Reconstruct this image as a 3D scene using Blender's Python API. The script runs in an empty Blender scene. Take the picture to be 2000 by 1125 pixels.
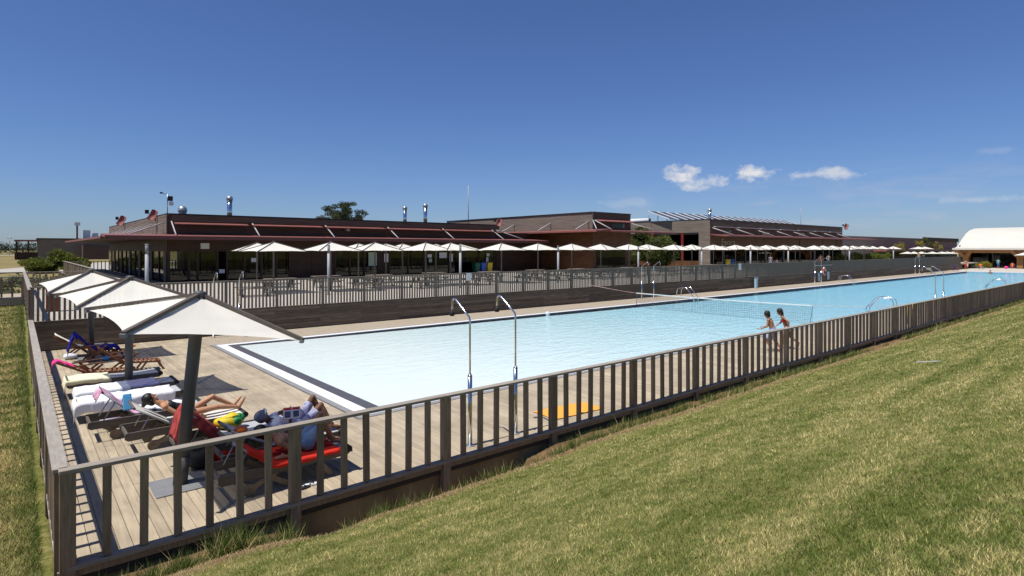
import bpy, bmesh, math, random
import numpy as np
from mathutils import Vector, Matrix, Quaternion, noise as mnoise
R = math.radians
random.seed(7); rng = np.random.default_rng(11)
S = bpy.context.scene
COL = S.collection

# ---------------------------------------------------------------- camera
cam_d = bpy.data.cameras.new('camera'); cam = bpy.data.objects.new('camera', cam_d); COL.objects.link(cam)
cam.location = (-0.37, -8.02, 3.5)
cam.rotation_euler = (R(90), 0, R(49.5 - 90))
cam_d.sensor_width = 36; cam_d.lens = 36 * 1134 / 2000
cam_d.shift_y = -0.0382
cam_d.clip_start = 0.1; cam_d.clip_end = 6000
S.camera = cam

# ---------------------------------------------------------------- world and sun
TOSUN = Vector((-0.397, 0.020, 0.917)).normalized()
w = bpy.data.worlds.new('World'); S.world = w; w.use_nodes = True
nt = w.node_tree; nt.nodes.clear()
def N(t, typ, **kw):
    n = t.nodes.new(typ)
    for k, v in kw.items(): setattr(n, k, v)
    return n
out = N(nt, 'ShaderNodeOutputWorld'); bg = N(nt, 'ShaderNodeBackground'); bg.inputs['Strength'].default_value = 0.070
sky = N(nt, 'ShaderNodeTexSky', sky_type='NISHITA', sun_disc=False)
sky.sun_elevation = R(66.5); sky.sun_rotation = R(-92.9); sky.altitude = 60
sky.air_density = 1.0; sky.dust_density = 0.3; sky.ozone_density = 1.6
hsv = N(nt, 'ShaderNodeMixRGB', blend_type='MULTIPLY'); hsv.inputs[0].default_value = 1; hsv.inputs[2].default_value = (.67, .86, 1.30, 1)
nt.links.new(sky.outputs[0], hsv.inputs[1])
# clouds: soft noise shapes at fixed compass directions, low over the pavilion side
tc = N(nt, 'ShaderNodeTexCoord'); sep = N(nt, 'ShaderNodeSeparateXYZ'); nt.links.new(tc.outputs['Generated'], sep.inputs[0])
def M(t, op, a, b=None, clamp=False):
    n = N(t, 'ShaderNodeMath', operation=op); n.use_clamp = clamp
    for i, v in enumerate((a, b)):
        if v is None: continue
        if isinstance(v, (int, float)): n.inputs[i].default_value = v
        else: t.links.new(v, n.inputs[i])
    return n.outputs[0]
az = M(nt, 'ARCTAN2', sep.outputs[1], sep.outputs[0]); el = M(nt, 'ARCSINE', sep.outputs[2])
def wnoise(scale, detail, zs):
    mp = N(nt, 'ShaderNodeMapping'); mp.inputs['Scale'].default_value = (1, 1, zs)
    nt.links.new(tc.outputs['Generated'], mp.inputs[0])
    nz = N(nt, 'ShaderNodeTexNoise'); nz.inputs['Scale'].default_value = scale; nz.inputs['Detail'].default_value = detail
    nz.inputs['Roughness'].default_value = 0.6
    nt.links.new(mp.outputs[0], nz.inputs[0]); return nz.outputs[0]
n1 = wnoise(34, 7, 1.6); n2 = wnoise(9, 6, 5.0)
def puff(azd, eld, wa, we, gain):
    u = M(nt, 'DIVIDE', M(nt, 'SUBTRACT', az, R(azd)), R(wa)); v = M(nt, 'DIVIDE', M(nt, 'SUBTRACT', el, R(eld)), R(we))
    d = M(nt, 'SQRT', M(nt, 'ADD', M(nt, 'MULTIPLY', u, u), M(nt, 'MULTIPLY', v, v)))
    q = M(nt, 'ADD', M(nt, 'SUBTRACT', 0.62, d), M(nt, 'MULTIPLY', M(nt, 'SUBTRACT', n1, 0.5), 2.0))
    return M(nt, 'MULTIPLY', M(nt, 'MULTIPLY', q, 2.0, True), gain)
white = [puff(33.1, 7.0, 2.7, 1.5, .97), puff(31.4, 6.2, 3.6, 1.2, .75), puff(26.6, 6.9, 2.9, 1.35, .98), puff(20.9, 6.5, 4.6, .85, .65), puff(38.0, 4.4, 5.0, .8, .16), puff(11.0, 3.8, 5.0, .6, .28), puff(9.8, 7.4, 2.0, .5, .12)]
wm = white[0]
for q in white[1:]: wm = M(nt, 'MAXIMUM', wm, q)
# low thin haze-like cloud bank towards azimuth 0..35 deg
band = M(nt, 'MULTIPLY', M(nt, 'MULTIPLY', M(nt, 'SUBTRACT', R(52), az), 2.2, True), M(nt, 'MULTIPLY', M(nt, 'SUBTRACT', R(7.5), el), 13.0, True))
bank = M(nt, 'MULTIPLY', M(nt, 'MULTIPLY', M(nt, 'SUBTRACT', n2, 0.50), 4.0, True), M(nt, 'MULTIPLY', band, 0.55))
mx = N(nt, 'ShaderNodeMixRGB'); mx.inputs[2].default_value = (6.6, 6.9, 8.2, 1)
nt.links.new(bank, mx.inputs[0]); nt.links.new(hsv.outputs[0], mx.inputs[1])
mx2 = N(nt, 'ShaderNodeMixRGB'); mx2.inputs[2].default_value = (10.2, 10.2, 10.4, 1)
nt.links.new(wm, mx2.inputs[0]); nt.links.new(mx.outputs[0], mx2.inputs[1])
nt.links.new(mx2.outputs[0], bg.inputs[0]); nt.links.new(bg.outputs[0], out.inputs[0])

sun_d = bpy.data.lights.new('sun', 'SUN'); sun_d.energy = 5.0; sun_d.angle = R(0.53); sun_d.color = (1, .955, .88)
sun = bpy.data.objects.new('sun', sun_d); COL.objects.link(sun); sun.location = (-20, 0, 40)
sun.rotation_euler = (-TOSUN).to_track_quat('-Z', 'Y').to_euler()
S.view_settings.view_transform = 'Standard'; S.view_settings.look = 'None'
S.view_settings.exposure = 0.1; S.view_settings.gamma = 1; S.view_settings.use_curve_mapping = False
S.render.engine = 'CYCLES'
S.cycles.max_bounces = 6; S.cycles.transparent_max_bounces = 16; S.cycles.caustics_reflective = False; S.cycles.caustics_refractive = False

# ---------------------------------------------------------------- helpers
class MB:
    def __init__(s): s.v = []; s.f = []; s.sm = []
    def poly(s, pts, smooth=False):
        b = len(s.v); s.v += [tuple(p) for p in pts]; s.f.append(tuple(range(b, b + len(pts)))); s.sm.append(smooth)
    def box(s, x0, x1, y0, y1, z0, z1):
        b = len(s.v)
        s.v += [(x0,y0,z0),(x1,y0,z0),(x1,y1,z0),(x0,y1,z0),(x0,y0,z1),(x1,y0,z1),(x1,y1,z1),(x0,y1,z1)]
        for q in ((0,3,2,1),(4,5,6,7),(0,1,5,4),(1,2,6,5),(2,3,7,6),(3,0,4,7)): s.f.append(tuple(b+i for i in q)); s.sm.append(False)
        return s
    def beam(s, p0, p1, w, h, up=(0,0,1)):
        p0 = Vector(p0); p1 = Vector(p1); d = (p1 - p0).normalized(); u = Vector(up)
        if abs(d.dot(u)) > .98: u = Vector((1,0,0))
        a = d.cross(u).normalized(); c = a.cross(d).normalized(); b = len(s.v)
        for p in (p0, p1):
            for i, j in ((-1,-1),(1,-1),(1,1),(-1,1)): s.v.append(tuple(p + a*(i*w/2) + c*(j*h/2)))
        for q in ((0,3,2,1),(4,5,6,7),(0,1,5,4),(1,2,6,5),(2,3,7,6),(3,0,4,7)): s.f.append(tuple(b+i for i in q)); s.sm.append(False)
        return s
    def tube(s, pts, rad, n=8, caps=True):
        pts = [Vector(p) for p in pts]; b = len(s.v); m = len(pts)
        rads = rad if isinstance(rad, (list, tuple)) else [rad]*m
        ref = None
        for i, p in enumerate(pts):
            d = (pts[min(i+1, m-1)] - pts[max(i-1, 0)]).normalized()
            if ref is None: ref = Vector((1,0,0)) if abs(d.z) > .7 else Vector((0,0,1))
            a = d.cross(ref).normalized(); ref2 = a.cross(d).normalized(); ref = ref2
            for k in range(n):
                t = 2*math.pi*k/n; s.v.append(tuple(p + (a*math.cos(t) + ref2*math.sin(t))*rads[i]))
        for i in range(m-1):
            for k in range(n):
                s.f.append((b+i*n+k, b+i*n+(k+1)%n, b+(i+1)*n+(k+1)%n, b+(i+1)*n+k)); s.sm.append(True)
        if caps:
            s.f.append(tuple(b+k for k in range(n))[::-1]); s.sm.append(False)
            s.f.append(tuple(b+(m-1)*n+k for k in range(n))); s.sm.append(False)
        return s
    def cap(s, p0, p1, r0, r1, n=10, flat=None):
        # tapered capsule between two points (closed); flat=(vector, factor) squashes it across a direction
        p0 = Vector(p0); p1 = Vector(p1); d = p1 - p0
        if d.length < 1e-5: d = Vector((0,0,1e-5))
        L = d.length; d.normalize(); rings = []
        for t in (-90, -55, -25): rings.append((R(t), 0, r0))
        for t in (25, 55, 90): rings.append((R(t), L, r1))
        pts = [p0 + d*(o + r*math.sin(t)) for t, o, r in rings]; rr = [max(r*math.cos(t), r*.06) for t, o, r in rings]
        a0 = len(s.v); s.tube(pts, rr, n)
        if flat:
            fv = Vector(flat[0]).normalized()
            for i in range(a0, len(s.v)):
                q = Vector(s.v[i]); k = (q - p0).dot(fv); s.v[i] = tuple(q - fv*k*(1-flat[1]))
        return s
    def ball(s, c, r, seg=12, rings=8):
        c = Vector(c); rx, ry, rz = r if isinstance(r, (tuple, list)) else (r, r, r); b = len(s.v)
        for i in range(1, rings):
            t = math.pi*i/rings
            for k in range(seg):
                p = 2*math.pi*k/seg; s.v.append((c.x+rx*math.sin(t)*math.cos(p), c.y+ry*math.sin(t)*math.sin(p), c.z+rz*math.cos(t)))
        s.v.append((c.x, c.y, c.z+rz)); s.v.append((c.x, c.y, c.z-rz)); top = len(s.v)-2; bot = top+1
        for i in range(rings-2):
            for k in range(seg): s.f.append((b+i*seg+k, b+(i+1)*seg+k, b+(i+1)*seg+(k+1)%seg, b+i*seg+(k+1)%seg)); s.sm.append(True)
        for k in range(seg):
            s.f.append((top, b+k, b+(k+1)%seg)); s.sm.append(True)
            l = b+(rings-2)*seg; s.f.append((bot, l+(k+1)%seg, l+k)); s.sm.append(True)
        return s
    def mesh(s, name):
        me = bpy.data.meshes.new(name); me.from_pydata(s.v, [], s.f); me.polygons.foreach_set('use_smooth', s.sm); me.update(); return me
    def build(s, name, mat, parent=None, bevel=0):
        return link(name, s.mesh(name), mat, parent, bevel)
def link(name, me, mat, parent=None, bevel=0, loc=None, rot=None):
    o = bpy.data.objects.new(name, me); COL.objects.link(o)
    if mat is not None and len(me.materials) == 0: me.materials.append(mat)
    if parent is not None: o.parent = parent
    if bevel:
        m = o.modifiers.new('bevel', 'BEVEL'); m.width = bevel; m.segments = 2; m.limit_method = 'ANGLE'
    if loc is not None: o.location = loc
    if rot is not None: o.rotation_euler = rot
    return o
def tag(o, label=None, cat=None, group=None, kind=None):
    for k, v in (('label', label), ('category', cat), ('group', group), ('kind', kind)):
        if v: o[k] = v
    return o
def empty(name, loc=(0,0,0), rz=0, label=None, cat=None, group=None):
    o = bpy.data.objects.new(name, None); COL.objects.link(o); o.location = loc; o.rotation_euler = (0,0,rz); o.empty_display_size = .2
    return tag(o, label, cat, group)
def copy_tree(o, parent=None):
    c = o.copy(); COL.objects.link(c); c.parent = parent
    for ch in [x for x in bpy.data.objects if x.parent == o]: copy_tree(ch, c)
    return c
CH = {}
def copy_thing(root, kids, loc, rz=0, label=None, cat=None, group=None):
    # kids: list of (part, [subparts])
    c = root.copy(); COL.objects.link(c); c.location = loc; c.rotation_euler = (0,0,rz); tag(c, label, cat, group)
    for p, subs in kids:
        q = p.copy(); COL.objects.link(q); q.parent = c
        for s_ in subs:
            r = s_.copy(); COL.objects.link(r); r.parent = q
    return c
def kids_of(root):
    allo = list(bpy.data.objects)
    return [(p, [s_ for s_ in allo if s_.parent == p]) for p in allo if p.parent == root]
ORD = ['first','second','third','fourth','fifth','sixth','seventh','eighth','ninth','tenth','eleventh','twelfth','thirteenth','fourteenth','fifteenth','sixteenth','seventeenth','eighteenth','nineteenth','twentieth',
 'twenty-first','twenty-second','twenty-third','twenty-fourth','twenty-fifth','twenty-sixth','twenty-seventh','twenty-eighth','twenty-ninth','thirtieth']

# ---------------------------------------------------------------- materials
def mk(name, col, rough=.7, var=.18, scale=3.0, stretch=(1,1,1), bump=0.0, bscale=None, metal=0, objrand=0, col2=None, spec=.4, detail=6, space='pos'):
    m = bpy.data.materials.new(name); m.use_nodes = True; t = m.node_tree; b = t.nodes['Principled BSDF']
    b.inputs['Roughness'].default_value = rough; b.inputs['Metallic'].default_value = metal; b.inputs['Specular IOR Level'].default_value = spec
    if space == 'pos': src = N(t, 'ShaderNodeNewGeometry').outputs['Position']
    else: src = N(t, 'ShaderNodeTexCoord').outputs['Object']
    mp = N(t, 'ShaderNodeMapping'); mp.inputs['Scale'].default_value = stretch; t.links.new(src, mp.inputs[0])
    nz = N(t, 'ShaderNodeTexNoise'); nz.inputs['Scale'].default_value = scale; nz.inputs['Detail'].default_value = detail; nz.inputs['Roughness'].default_value = .6
    t.links.new(mp.outputs[0], nz.inputs[0])
    rp = N(t, 'ShaderNodeValToRGB'); rp.color_ramp.elements[0].position = .3; rp.color_ramp.elements[1].position = .7
    c2 = col2 or tuple(min(1, c*(1+var)) for c in col); c1 = col if col2 else tuple(c*(1-var) for c in col)
    rp.color_ramp.elements[0].color = (*c1, 1); rp.color_ramp.elements[1].color = (*c2, 1)
    t.links.new(nz.outputs[0], rp.inputs[0]); last = rp.outputs[0]
    if objrand:
        oi = N(t, 'ShaderNodeObjectInfo'); mr = N(t, 'ShaderNodeMapRange'); mr.inputs[3].default_value = 1-objrand; mr.inputs[4].default_value = 1+objrand
        t.links.new(oi.outputs['Random'], mr.inputs[0]); mu = N(t, 'ShaderNodeMixRGB', blend_type='MULTIPLY'); mu.inputs[0].default_value = 1
        t.links.new(last, mu.inputs[1]); t.links.new(mr.outputs[0], mu.inputs[2]); last = mu.outputs[0]
    t.links.new(last, b.inputs['Base Color'])
    if bump:
        bz = nz
        if bscale:
            bz = N(t, 'ShaderNodeTexNoise'); bz.inputs['Scale'].default_value = bscale; bz.inputs['Detail'].default_value = 4; t.links.new(mp.outputs[0], bz.inputs[0])
        bp = N(t, 'ShaderNodeBump'); bp.inputs['Strength'].default_value = bump; bp.inputs['Distance'].default_value = .02
        t.links.new(bz.outputs[0], bp.inputs['Height']); t.links.new(bp.outputs[0], b.inputs['Normal'])
    return m
def bsdf(m): return m.node_tree.nodes['Principled BSDF']

m_board = mk('deck_board_wood', (.395,.325,.228), .78, .16, 2.2, (9,.8,1), .25, 12, objrand=.11)
def stains(m, lo, scale):
    # large soft weathering patches multiplied over the base colour
    t = m.node_tree; b = bsdf(m); src = b.inputs['Base Color'].links[0].from_socket; g_ = N(t, 'ShaderNodeNewGeometry'); z = N(t, 'ShaderNodeTexNoise'); z.inputs['Scale'].default_value = scale; z.inputs['Detail'].default_value = 5
    t.links.new(g_.outputs['Position'], z.inputs[0]); r = N(t, 'ShaderNodeMapRange'); r.inputs[1].default_value = .32; r.inputs[2].default_value = .6; r.inputs[3].default_value = lo; r.inputs[4].default_value = 1.05
    t.links.new(z.outputs[0], r.inputs[0]); mu = N(t, 'ShaderNodeMixRGB', blend_type='MULTIPLY'); mu.inputs[0].default_value = 1; t.links.new(src, mu.inputs[1]); t.links.new(r.outputs[0], mu.inputs[2]); t.links.new(mu.outputs[0], b.inputs['Base Color'])
stains(m_board, .80, 1.1)
m_boardfar = mk('deck_board_wood_far', (.365,.305,.228), .8, .14, 2.0, (6,.8,1))
m_under = mk('deck_underside_timber', (.05,.042,.034), .9, .2)
m_ribw = mk('dark_rib_timber', (.105,.085,.066), .7, .2, 4)
m_fence = mk('weathered_fence_wood', (.25,.19,.125), .72, .30, 4.0, (6,6,.7), .35, 18, objrand=.24)
m_rail = mk('weathered_rail_wood', (.30,.258,.208), .68, .2, 3.0, (1.2,9,9), .25, 14, objrand=.08)
m_railY = mk('weathered_rail_wood_across', (.31,.275,.235), .68, .2, 3.0, (9,1.2,9), .25, 14, objrand=.08)
m_plank = mk('dark_wall_plank', (.145,.110,.078), .8, .35, 3.0, (.6,3,6), .25, 10, objrand=.32)
m_farfence = mk('grey_fence_wood', (.175,.150,.115), .8, .22, 3.0, (5,5,.6), objrand=.14)
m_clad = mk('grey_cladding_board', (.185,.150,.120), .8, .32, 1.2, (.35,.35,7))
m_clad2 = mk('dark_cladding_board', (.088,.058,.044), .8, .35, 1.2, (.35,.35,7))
m_brown2 = mk('warm_brown_panel', (.098,.040,.013), .6, .35, .8, (1,1,3))
m_brown = mk('oiled_brown_panel', (.046,.020,.009), .6, .35, .8, (1,1,3))
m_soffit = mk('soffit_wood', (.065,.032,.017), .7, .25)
m_red = mk('faded_red_metal', (.235,.088,.076), .55, .18, 1.5, spec=.3)
m_redcol = mk('red_painted_steel', (.16,.014,.014), .5, .1)
m_steel = mk('galvanised_steel', (.42,.43,.45), .38, .1, 6, metal=.75)
m_chrome = mk('polished_steel', (.62,.63,.64), .16, .05, 6, metal=1)
m_strut = mk('pale_grey_strut', (.42,.42,.42), .5, .08)
m_white = mk('white_painted_metal', (.68,.69,.70), .5, .06)
m_grey = mk('grey_metal_pole', (.080,.080,.076), .5, .12, 4)
m_ltgrey = mk('light_grey_post', (.34,.35,.355), .5, .1)
m_blk = mk('black_rubber', (.018,.018,.02), .7, .2)
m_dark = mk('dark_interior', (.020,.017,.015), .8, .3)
m_plate = mk('grey_steel_plate', (.20,.205,.215), .5, .12, 5)
m_conc = mk('brown_stained_concrete', (.26,.205,.10), .9, .35, 1.6, (1,1,.4), .3, 9)
m_white_t = mk('white_tile', (.80,.81,.80), .45, .03, 3)
m_dk_t = mk('dark_grey_tile', (.085,.082,.09), .5, .15, 4)
m_grate = mk('grey_drain_grate', (.25,.245,.24), .6, .15, 8)
m_pave = mk('pale_paving', (.50,.45,.38), .85, .1, 1.2)
m_lfr = mk('lounger_grey_wood', (.115,.098,.082), .65, .25, 4, (1,6,6), objrand=.1)
m_lfr2 = mk('lounger_leg_wood', (.20,.155,.115), .65, .25, 4, (3,3,3))
m_sling = mk('light_grey_sling', (.40,.40,.415), .75, .08, 30)
m_wsling = mk('cream_sling', (.66,.64,.56), .75, .06, 30)
m_teak = mk('teak_wood', (.20,.083,.036), .55, .3, 4, (2,2,2))
m_cush = mk('cream_cushion', (.80,.78,.66), .85, .05, 8)
def towel_mat(n, c, var=.06, scale=40): return mk(n, c, .95, var, scale, bump=.35, bscale=90, spec=.1)
t_white = towel_mat('white_towel', (.80,.80,.83)); t_red = towel_mat('red_towel', (.60,.035,.022)); t_pink = towel_mat('pink_towel', (.85,.06,.28))
t_yell = towel_mat('pale_yellow_towel', (.80,.76,.52)); t_blue = towel_mat('navy_blue_towel', (.018,.022,.24)); t_orange = towel_mat('orange_towel', (.78,.36,.07))
t_lav = towel_mat('lavender_towel', (.48,.45,.62)); t_cyan = towel_mat('light_blue_towel', (.12,.42,.75)); t_fadred = towel_mat('faded_red_towel', (.36,.06,.055), .5, 9)
t_magenta = mk('magenta_patterned_towel', (.78,.66,.76), .95, .0, 7, col2=(.42,.02,.16), bump=.3, bscale=90, spec=.1)
m_bag = mk('yellow_bag_nylon', (.62,.48,.02), .6, .1); m_bagg = mk('green_bag_print', (.02,.22,.05), .6, .1)
m_skin_t = mk('tanned_skin', (.46,.235,.13), .55, .08, 9); m_skin_b = mk('brown_skin', (.165,.075,.042), .55, .12, 9); m_skin_m = mk('warm_skin', (.30,.150,.085), .55, .1, 9); m_skin_k = mk('child_skin', (.33,.16,.085), .55, .1, 9)
m_hair = mk('black_hair', (.012,.009,.008), .5, .4, 30); m_hairbr = mk('dark_brown_hair', (.025,.014,.009), .5, .4, 30)
m_blackcl = mk('black_swimsuit', (.014,.014,.018), .7, .2); m_whitecl = mk('white_cotton', (.66,.67,.76), .9, .08, 12, bump=.3); m_denim = mk('blue_denim', (.07,.13,.28), .9, .0, 6, col2=(.28,.38,.52), bump=.3)
m_print = mk('blue_white_printed_cloth', (.60,.62,.74), .9, .0, 14, col2=(.05,.05,.22)); m_pinkcl = mk('pink_bikini_cloth', (.72,.42,.46), .8, .2, 20); m_redcl = mk('red_cloth', (.6,.02,.03), .8, .15)
m_cap = mk('grey_cap_cloth', (.26,.26,.30), .85, .15); m_eye = mk('dark_eye', (.01,.008,.007), .3, .1)
m_yel = mk('yellow_plastic', (.70,.48,.02), .5, .08); m_bluep = mk('blue_plastic', (.03,.12,.45), .5, .08); m_greenp = mk('green_plastic', (.01,.10,.06), .5, .1); m_or = mk('orange_plastic', (.85,.16,.02), .5, .08)
m_sky_p = mk('pale_blue_panel', (.34,.52,.60), .5, .08); m_paper = mk('white_paper', (.70,.70,.68), .9, .12, 14); m_map = mk('map_print', (.42,.55,.62), .8, .0, 6, col2=(.45,.52,.20))
m_lifered = mk('lifebuoy_red', (.72,.10,.03), .5, .06)
m_glu = mk('honey_glulam_timber', (.36,.175,.06), .6, .2, 2, (3,3,.6)); m_membrane = mk('white_roof_membrane', (.60,.58,.50), .6, .05, .6)
m_net = mk('dark_net_cord', (.05,.07,.09), .8, .1); m_tape = mk('white_net_tape', (.66,.67,.64), .8, .05); m_rope = mk('red_white_rope', (.70,.62,.55), .8, .0, 3, col2=(.60,.22,.20))
m_brass = mk('yellow_strap', (.50,.36,.12), .7, .2)
m_bark = mk('tree_bark', (.10,.075,.055), .9, .3, 6)
m_gravel = mk('pale_gravel', (.40,.37,.32), .95, .12, 1.5)

# woven shade cloth: mostly opaque, lets a little light through
m_canopy = mk('offwhite_shade_fabric', (.765,.74,.655), .85, .04, 2.0, spec=.1, space='obj')
t = m_canopy.node_tree; mo = t.nodes['Material Output']; pb = bsdf(m_canopy)
tr = N(t, 'ShaderNodeBsdfTransparent'); tl = N(t, 'ShaderNodeBsdfTranslucent'); tl.inputs[0].default_value = (.62,.58,.50,1)
ms1 = N(t, 'ShaderNodeMixShader'); ms1.inputs[0].default_value = .10; t.links.new(pb.outputs[0], ms1.inputs[1]); t.links.new(tl.outputs[0], ms1.inputs[2])
ms2 = N(t, 'ShaderNodeMixShader'); ms2.inputs[0].default_value = .11; t.links.new(ms1.outputs[0], ms2.inputs[1]); t.links.new(tr.outputs[0], ms2.inputs[2]); t.links.new(ms2.outputs[0], mo.inputs[0])

def glass_mat(name, tint, refl=1.0, rough=0.02):
    m = bpy.data.materials.new(name); m.use_nodes = True; t = m.node_tree; t.nodes.clear()
    o = N(t, 'ShaderNodeOutputMaterial'); tr = N(t, 'ShaderNodeBsdfTransparent'); tr.inputs[0].default_value = (*tint, 1)
    gl = N(t, 'ShaderNodeBsdfGlossy'); gl.inputs['Roughness'].default_value = rough; fr = N(t, 'ShaderNodeFresnel'); fr.inputs[0].default_value = 1.5
    ms = N(t, 'ShaderNodeMixShader'); mm = M(t, 'MULTIPLY', fr.outputs[0], refl); t.links.new(mm, ms.inputs[0]); t.links.new(tr.outputs[0], ms.inputs[1]); t.links.new(gl.outputs[0], ms.inputs[2]); t.links.new(ms.outputs[0], o.inputs[0])
    return m
m_glass = glass_mat('tinted_window_glass', (.50,.53,.50))

# pool water: clear tinted film over a pale floor, ripple bump for the sky reflections
m_water = bpy.data.materials.new('pool_water'); m_water.use_nodes = True; t = m_water.node_tree; t.nodes.clear()
o_ = N(t, 'ShaderNodeOutputMaterial'); geo = N(t, 'ShaderNodeNewGeometry')
def wz(scale, st, det=3):
    mp = N(t, 'ShaderNodeMapping'); mp.inputs['Scale'].default_value = st; mp.inputs['Rotation'].default_value = (0,0,R(-38)); t.links.new(geo.outputs['Position'], mp.inputs[0])
    z = N(t, 'ShaderNodeTexNoise'); z.inputs['Scale'].default_value = scale; z.inputs['Detail'].default_value = det; z.inputs['Distortion'].default_value = .6; t.links.new(mp.outputs[0], z.inputs[0]); return z.outputs[0]
h = M(t, 'ADD', M(t, 'MULTIPLY', wz(4.5, (1,1.8,1)), .6), M(t, 'MULTIPLY', wz(1.1, (1,2.2,1)), 1.2))
spx = N(t, 'ShaderNodeSeparateXYZ'); t.links.new(geo.outputs['Position'], spx.inputs[0]); calm = N(t, 'ShaderNodeMapRange'); calm.inputs[1].default_value = 5; calm.inputs[2].default_value = 24; calm.inputs[3].default_value = .15; calm.inputs[4].default_value = 1.0; t.links.new(spx.outputs[0], calm.inputs[0]); h = M(t, 'MULTIPLY', h, calm.outputs[0])
bp = N(t, 'ShaderNodeBump'); bp.inputs['Strength'].default_value = .8; bp.inputs['Distance'].default_value = .06; t.links.new(h, bp.inputs['Height'])
fr = N(t, 'ShaderNodeFresnel'); fr.inputs[0].default_value = 1.33; t.links.new(bp.outputs[0], fr.inputs[1])
gl = N(t, 'ShaderNodeBsdfGlossy'); gl.inputs['Roughness'].default_value = .06; t.links.new(bp.outputs[0], gl.inputs['Normal'])
tr = N(t, 'ShaderNodeBsdfTransparent'); tr.inputs[0].default_value = (.93,.985,.99,1)
ms = N(t, 'ShaderNodeMixShader'); t.links.new(M(t, 'MULTIPLY', fr.outputs[0], .8), ms.inputs[0]); t.links.new(tr.outputs[0], ms.inputs[1]); t.links.new(gl.outputs[0], ms.inputs[2]); t.links.new(ms.outputs[0], o_.inputs[0])

# pool floor: white-to-blue water-depth tint and soft rippling light painted into its colour
m_floor = bpy.data.materials.new('pool_floor_depth_tint'); m_floor.use_nodes = True; t = m_floor.node_tree; b = bsdf(m_floor); b.inputs['Roughness'].default_value = .8
geo = N(t, 'ShaderNodeNewGeometry'); sp = N(t, 'ShaderNodeSeparateXYZ'); t.links.new(geo.outputs['Position'], sp.inputs[0])
mr = N(t, 'ShaderNodeMapRange'); mr.inputs[1].default_value = 5; mr.inputs[2].default_value = 60; t.links.new(sp.outputs[0], mr.inputs[0])
rp = N(t, 'ShaderNodeValToRGB'); e = rp.color_ramp.elements; e[0].position = 0; e[0].color = (.84,.845,.845,1); e[1].position = 1; e[1].color = (.34,.69,.88,1)
for ps, c in ((.08,(.82,.84,.845,1)), (.20,(.66,.79,.83,1)), (.38,(.48,.73,.83,1)), (.62,(.38,.69,.84,1))): q = e.new(ps); q.color = c
def fz(scale, st):
    mp = N(t, 'ShaderNodeMapping'); mp.inputs['Scale'].default_value = st; mp.inputs['Rotation'].default_value = (0,0,R(-40)); t.links.new(geo.outputs['Position'], mp.inputs[0])
    z = N(t, 'ShaderNodeTexNoise'); z.inputs['Scale'].default_value = scale; z.inputs['Detail'].default_value = 4; z.inputs['Distortion'].default_value = 1.2; t.links.new(mp.outputs[0], z.inputs[0]); return z.outputs[0]
fcalm = N(t, 'ShaderNodeMapRange'); fcalm.inputs[1].default_value = 5; fcalm.inputs[2].default_value = 22; fcalm.inputs[3].default_value = .05; fcalm.inputs[4].default_value = .34; t.links.new(sp.outputs[0], fcalm.inputs[0])
vv = M(t, 'ADD', 1.0, M(t, 'MULTIPLY', M(t, 'SUBTRACT', fz(5.5, (1,1.8,1)), .5), fcalm.outputs[0]))
mu = N(t, 'ShaderNodeMixRGB', blend_type='MULTIPLY'); mu.inputs[0].default_value = 1; t.links.new(mr.outputs[0], rp.inputs[0]); t.links.new(rp.outputs[0], mu.inputs[1]); t.links.new(vv, mu.inputs[2]); t.links.new(mu.outputs[0], b.inputs['Base Color'])
# ---------------------------------------------------------------- ground
def sstep(a, b, x):
    t = min(1, max(0, (x-a)/(b-a))); return t*t*(3-2*t)
def toe(x):
    return -.36 if 2.65 < x < 6.6 else -.02
def ground_z(x, y):
    if y > toe(x):
        if x > 0.03 and y < 17.6: return -0.66 if y < .2 else -.95
        z = -0.34 + .86*sstep(6, 30, y)
        if x > 0 and y > 17.5: z = min(z, .5)
        return z + .03*mnoise.noise((x*.8, y*.8, 0))*(1 if y < 40 else 3)
    k = max(0, -y - .42)
    z = -.36 + .30*min(k, 9.5) + .11*sstep(0, .45, k) + .13*sstep(6.2, 8, x)*math.exp(-k*1.3) + .15*(1-sstep(1.9, 2.7, x))*math.exp(-k*1.3)
    lip = .05*mnoise.noise((x*2.2, y*2.2, 3))*math.exp(-k*2.2) + .04*mnoise.noise((x*.35, y*.35, 1))
    notch = -.22*math.exp(-((x-2.75)/.35)**2) * math.exp(-((y+.55)/.28)**2)
    return z + lip + notch
xs = sorted(set([-2500,-1200,-600,-300,-150,-80,-50,-30,-20,-14,-10,-8,-6,-5,-4,-3.2,-2.5,-2,-1.5,-1.1,-.8,-.55,-.35,-.2,-.14,-.10] + [round(i*.25,3) for i in range(0,41)] + [10+i*.5 for i in range(0,61)] + [42,44,46,50,55,60,70,80,100,120,150,180,220,280,360,480,700,1000,1800,3200]))
ys = sorted(set([-2000,-900,-400,-200,-100,-60,-40,-25,-18,-14,-12] + [-11+i*.4 for i in range(0,22)] + [-2.4+i*.13 for i in range(0,15)] + [-.42,-.36,-.3,-.22,-.1,0] + [i*.5 for i in range(1,36)] + [17.55,17.65] + [18+i for i in range(0,42)] + [62,66,72,80,90,100,115,130,150,180,220,280,360,480,700,1100,1800,3200]))
gv = [(x, y, ground_z(x, y)) for y in ys for x in xs]; nx = len(xs)
gf = [(j*nx+i, j*nx+i+1, (j+1)*nx+i+1, (j+1)*nx+i) for j in range(len(ys)-1) for i in range(nx-1)]
gm = bpy.data.meshes.new('lawn'); gm.from_pydata(gv, [], gf); gm.polygons.foreach_set('use_smooth', [True]*len(gf))
m_lawn = bpy.data.materials.new('lawn_ground'); m_lawn.use_nodes = True; t = m_lawn.node_tree; b = bsdf(m_lawn); b.inputs['Roughness'].default_value = .95; b.inputs['Specular IOR Level'].default_value = .1
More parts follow.
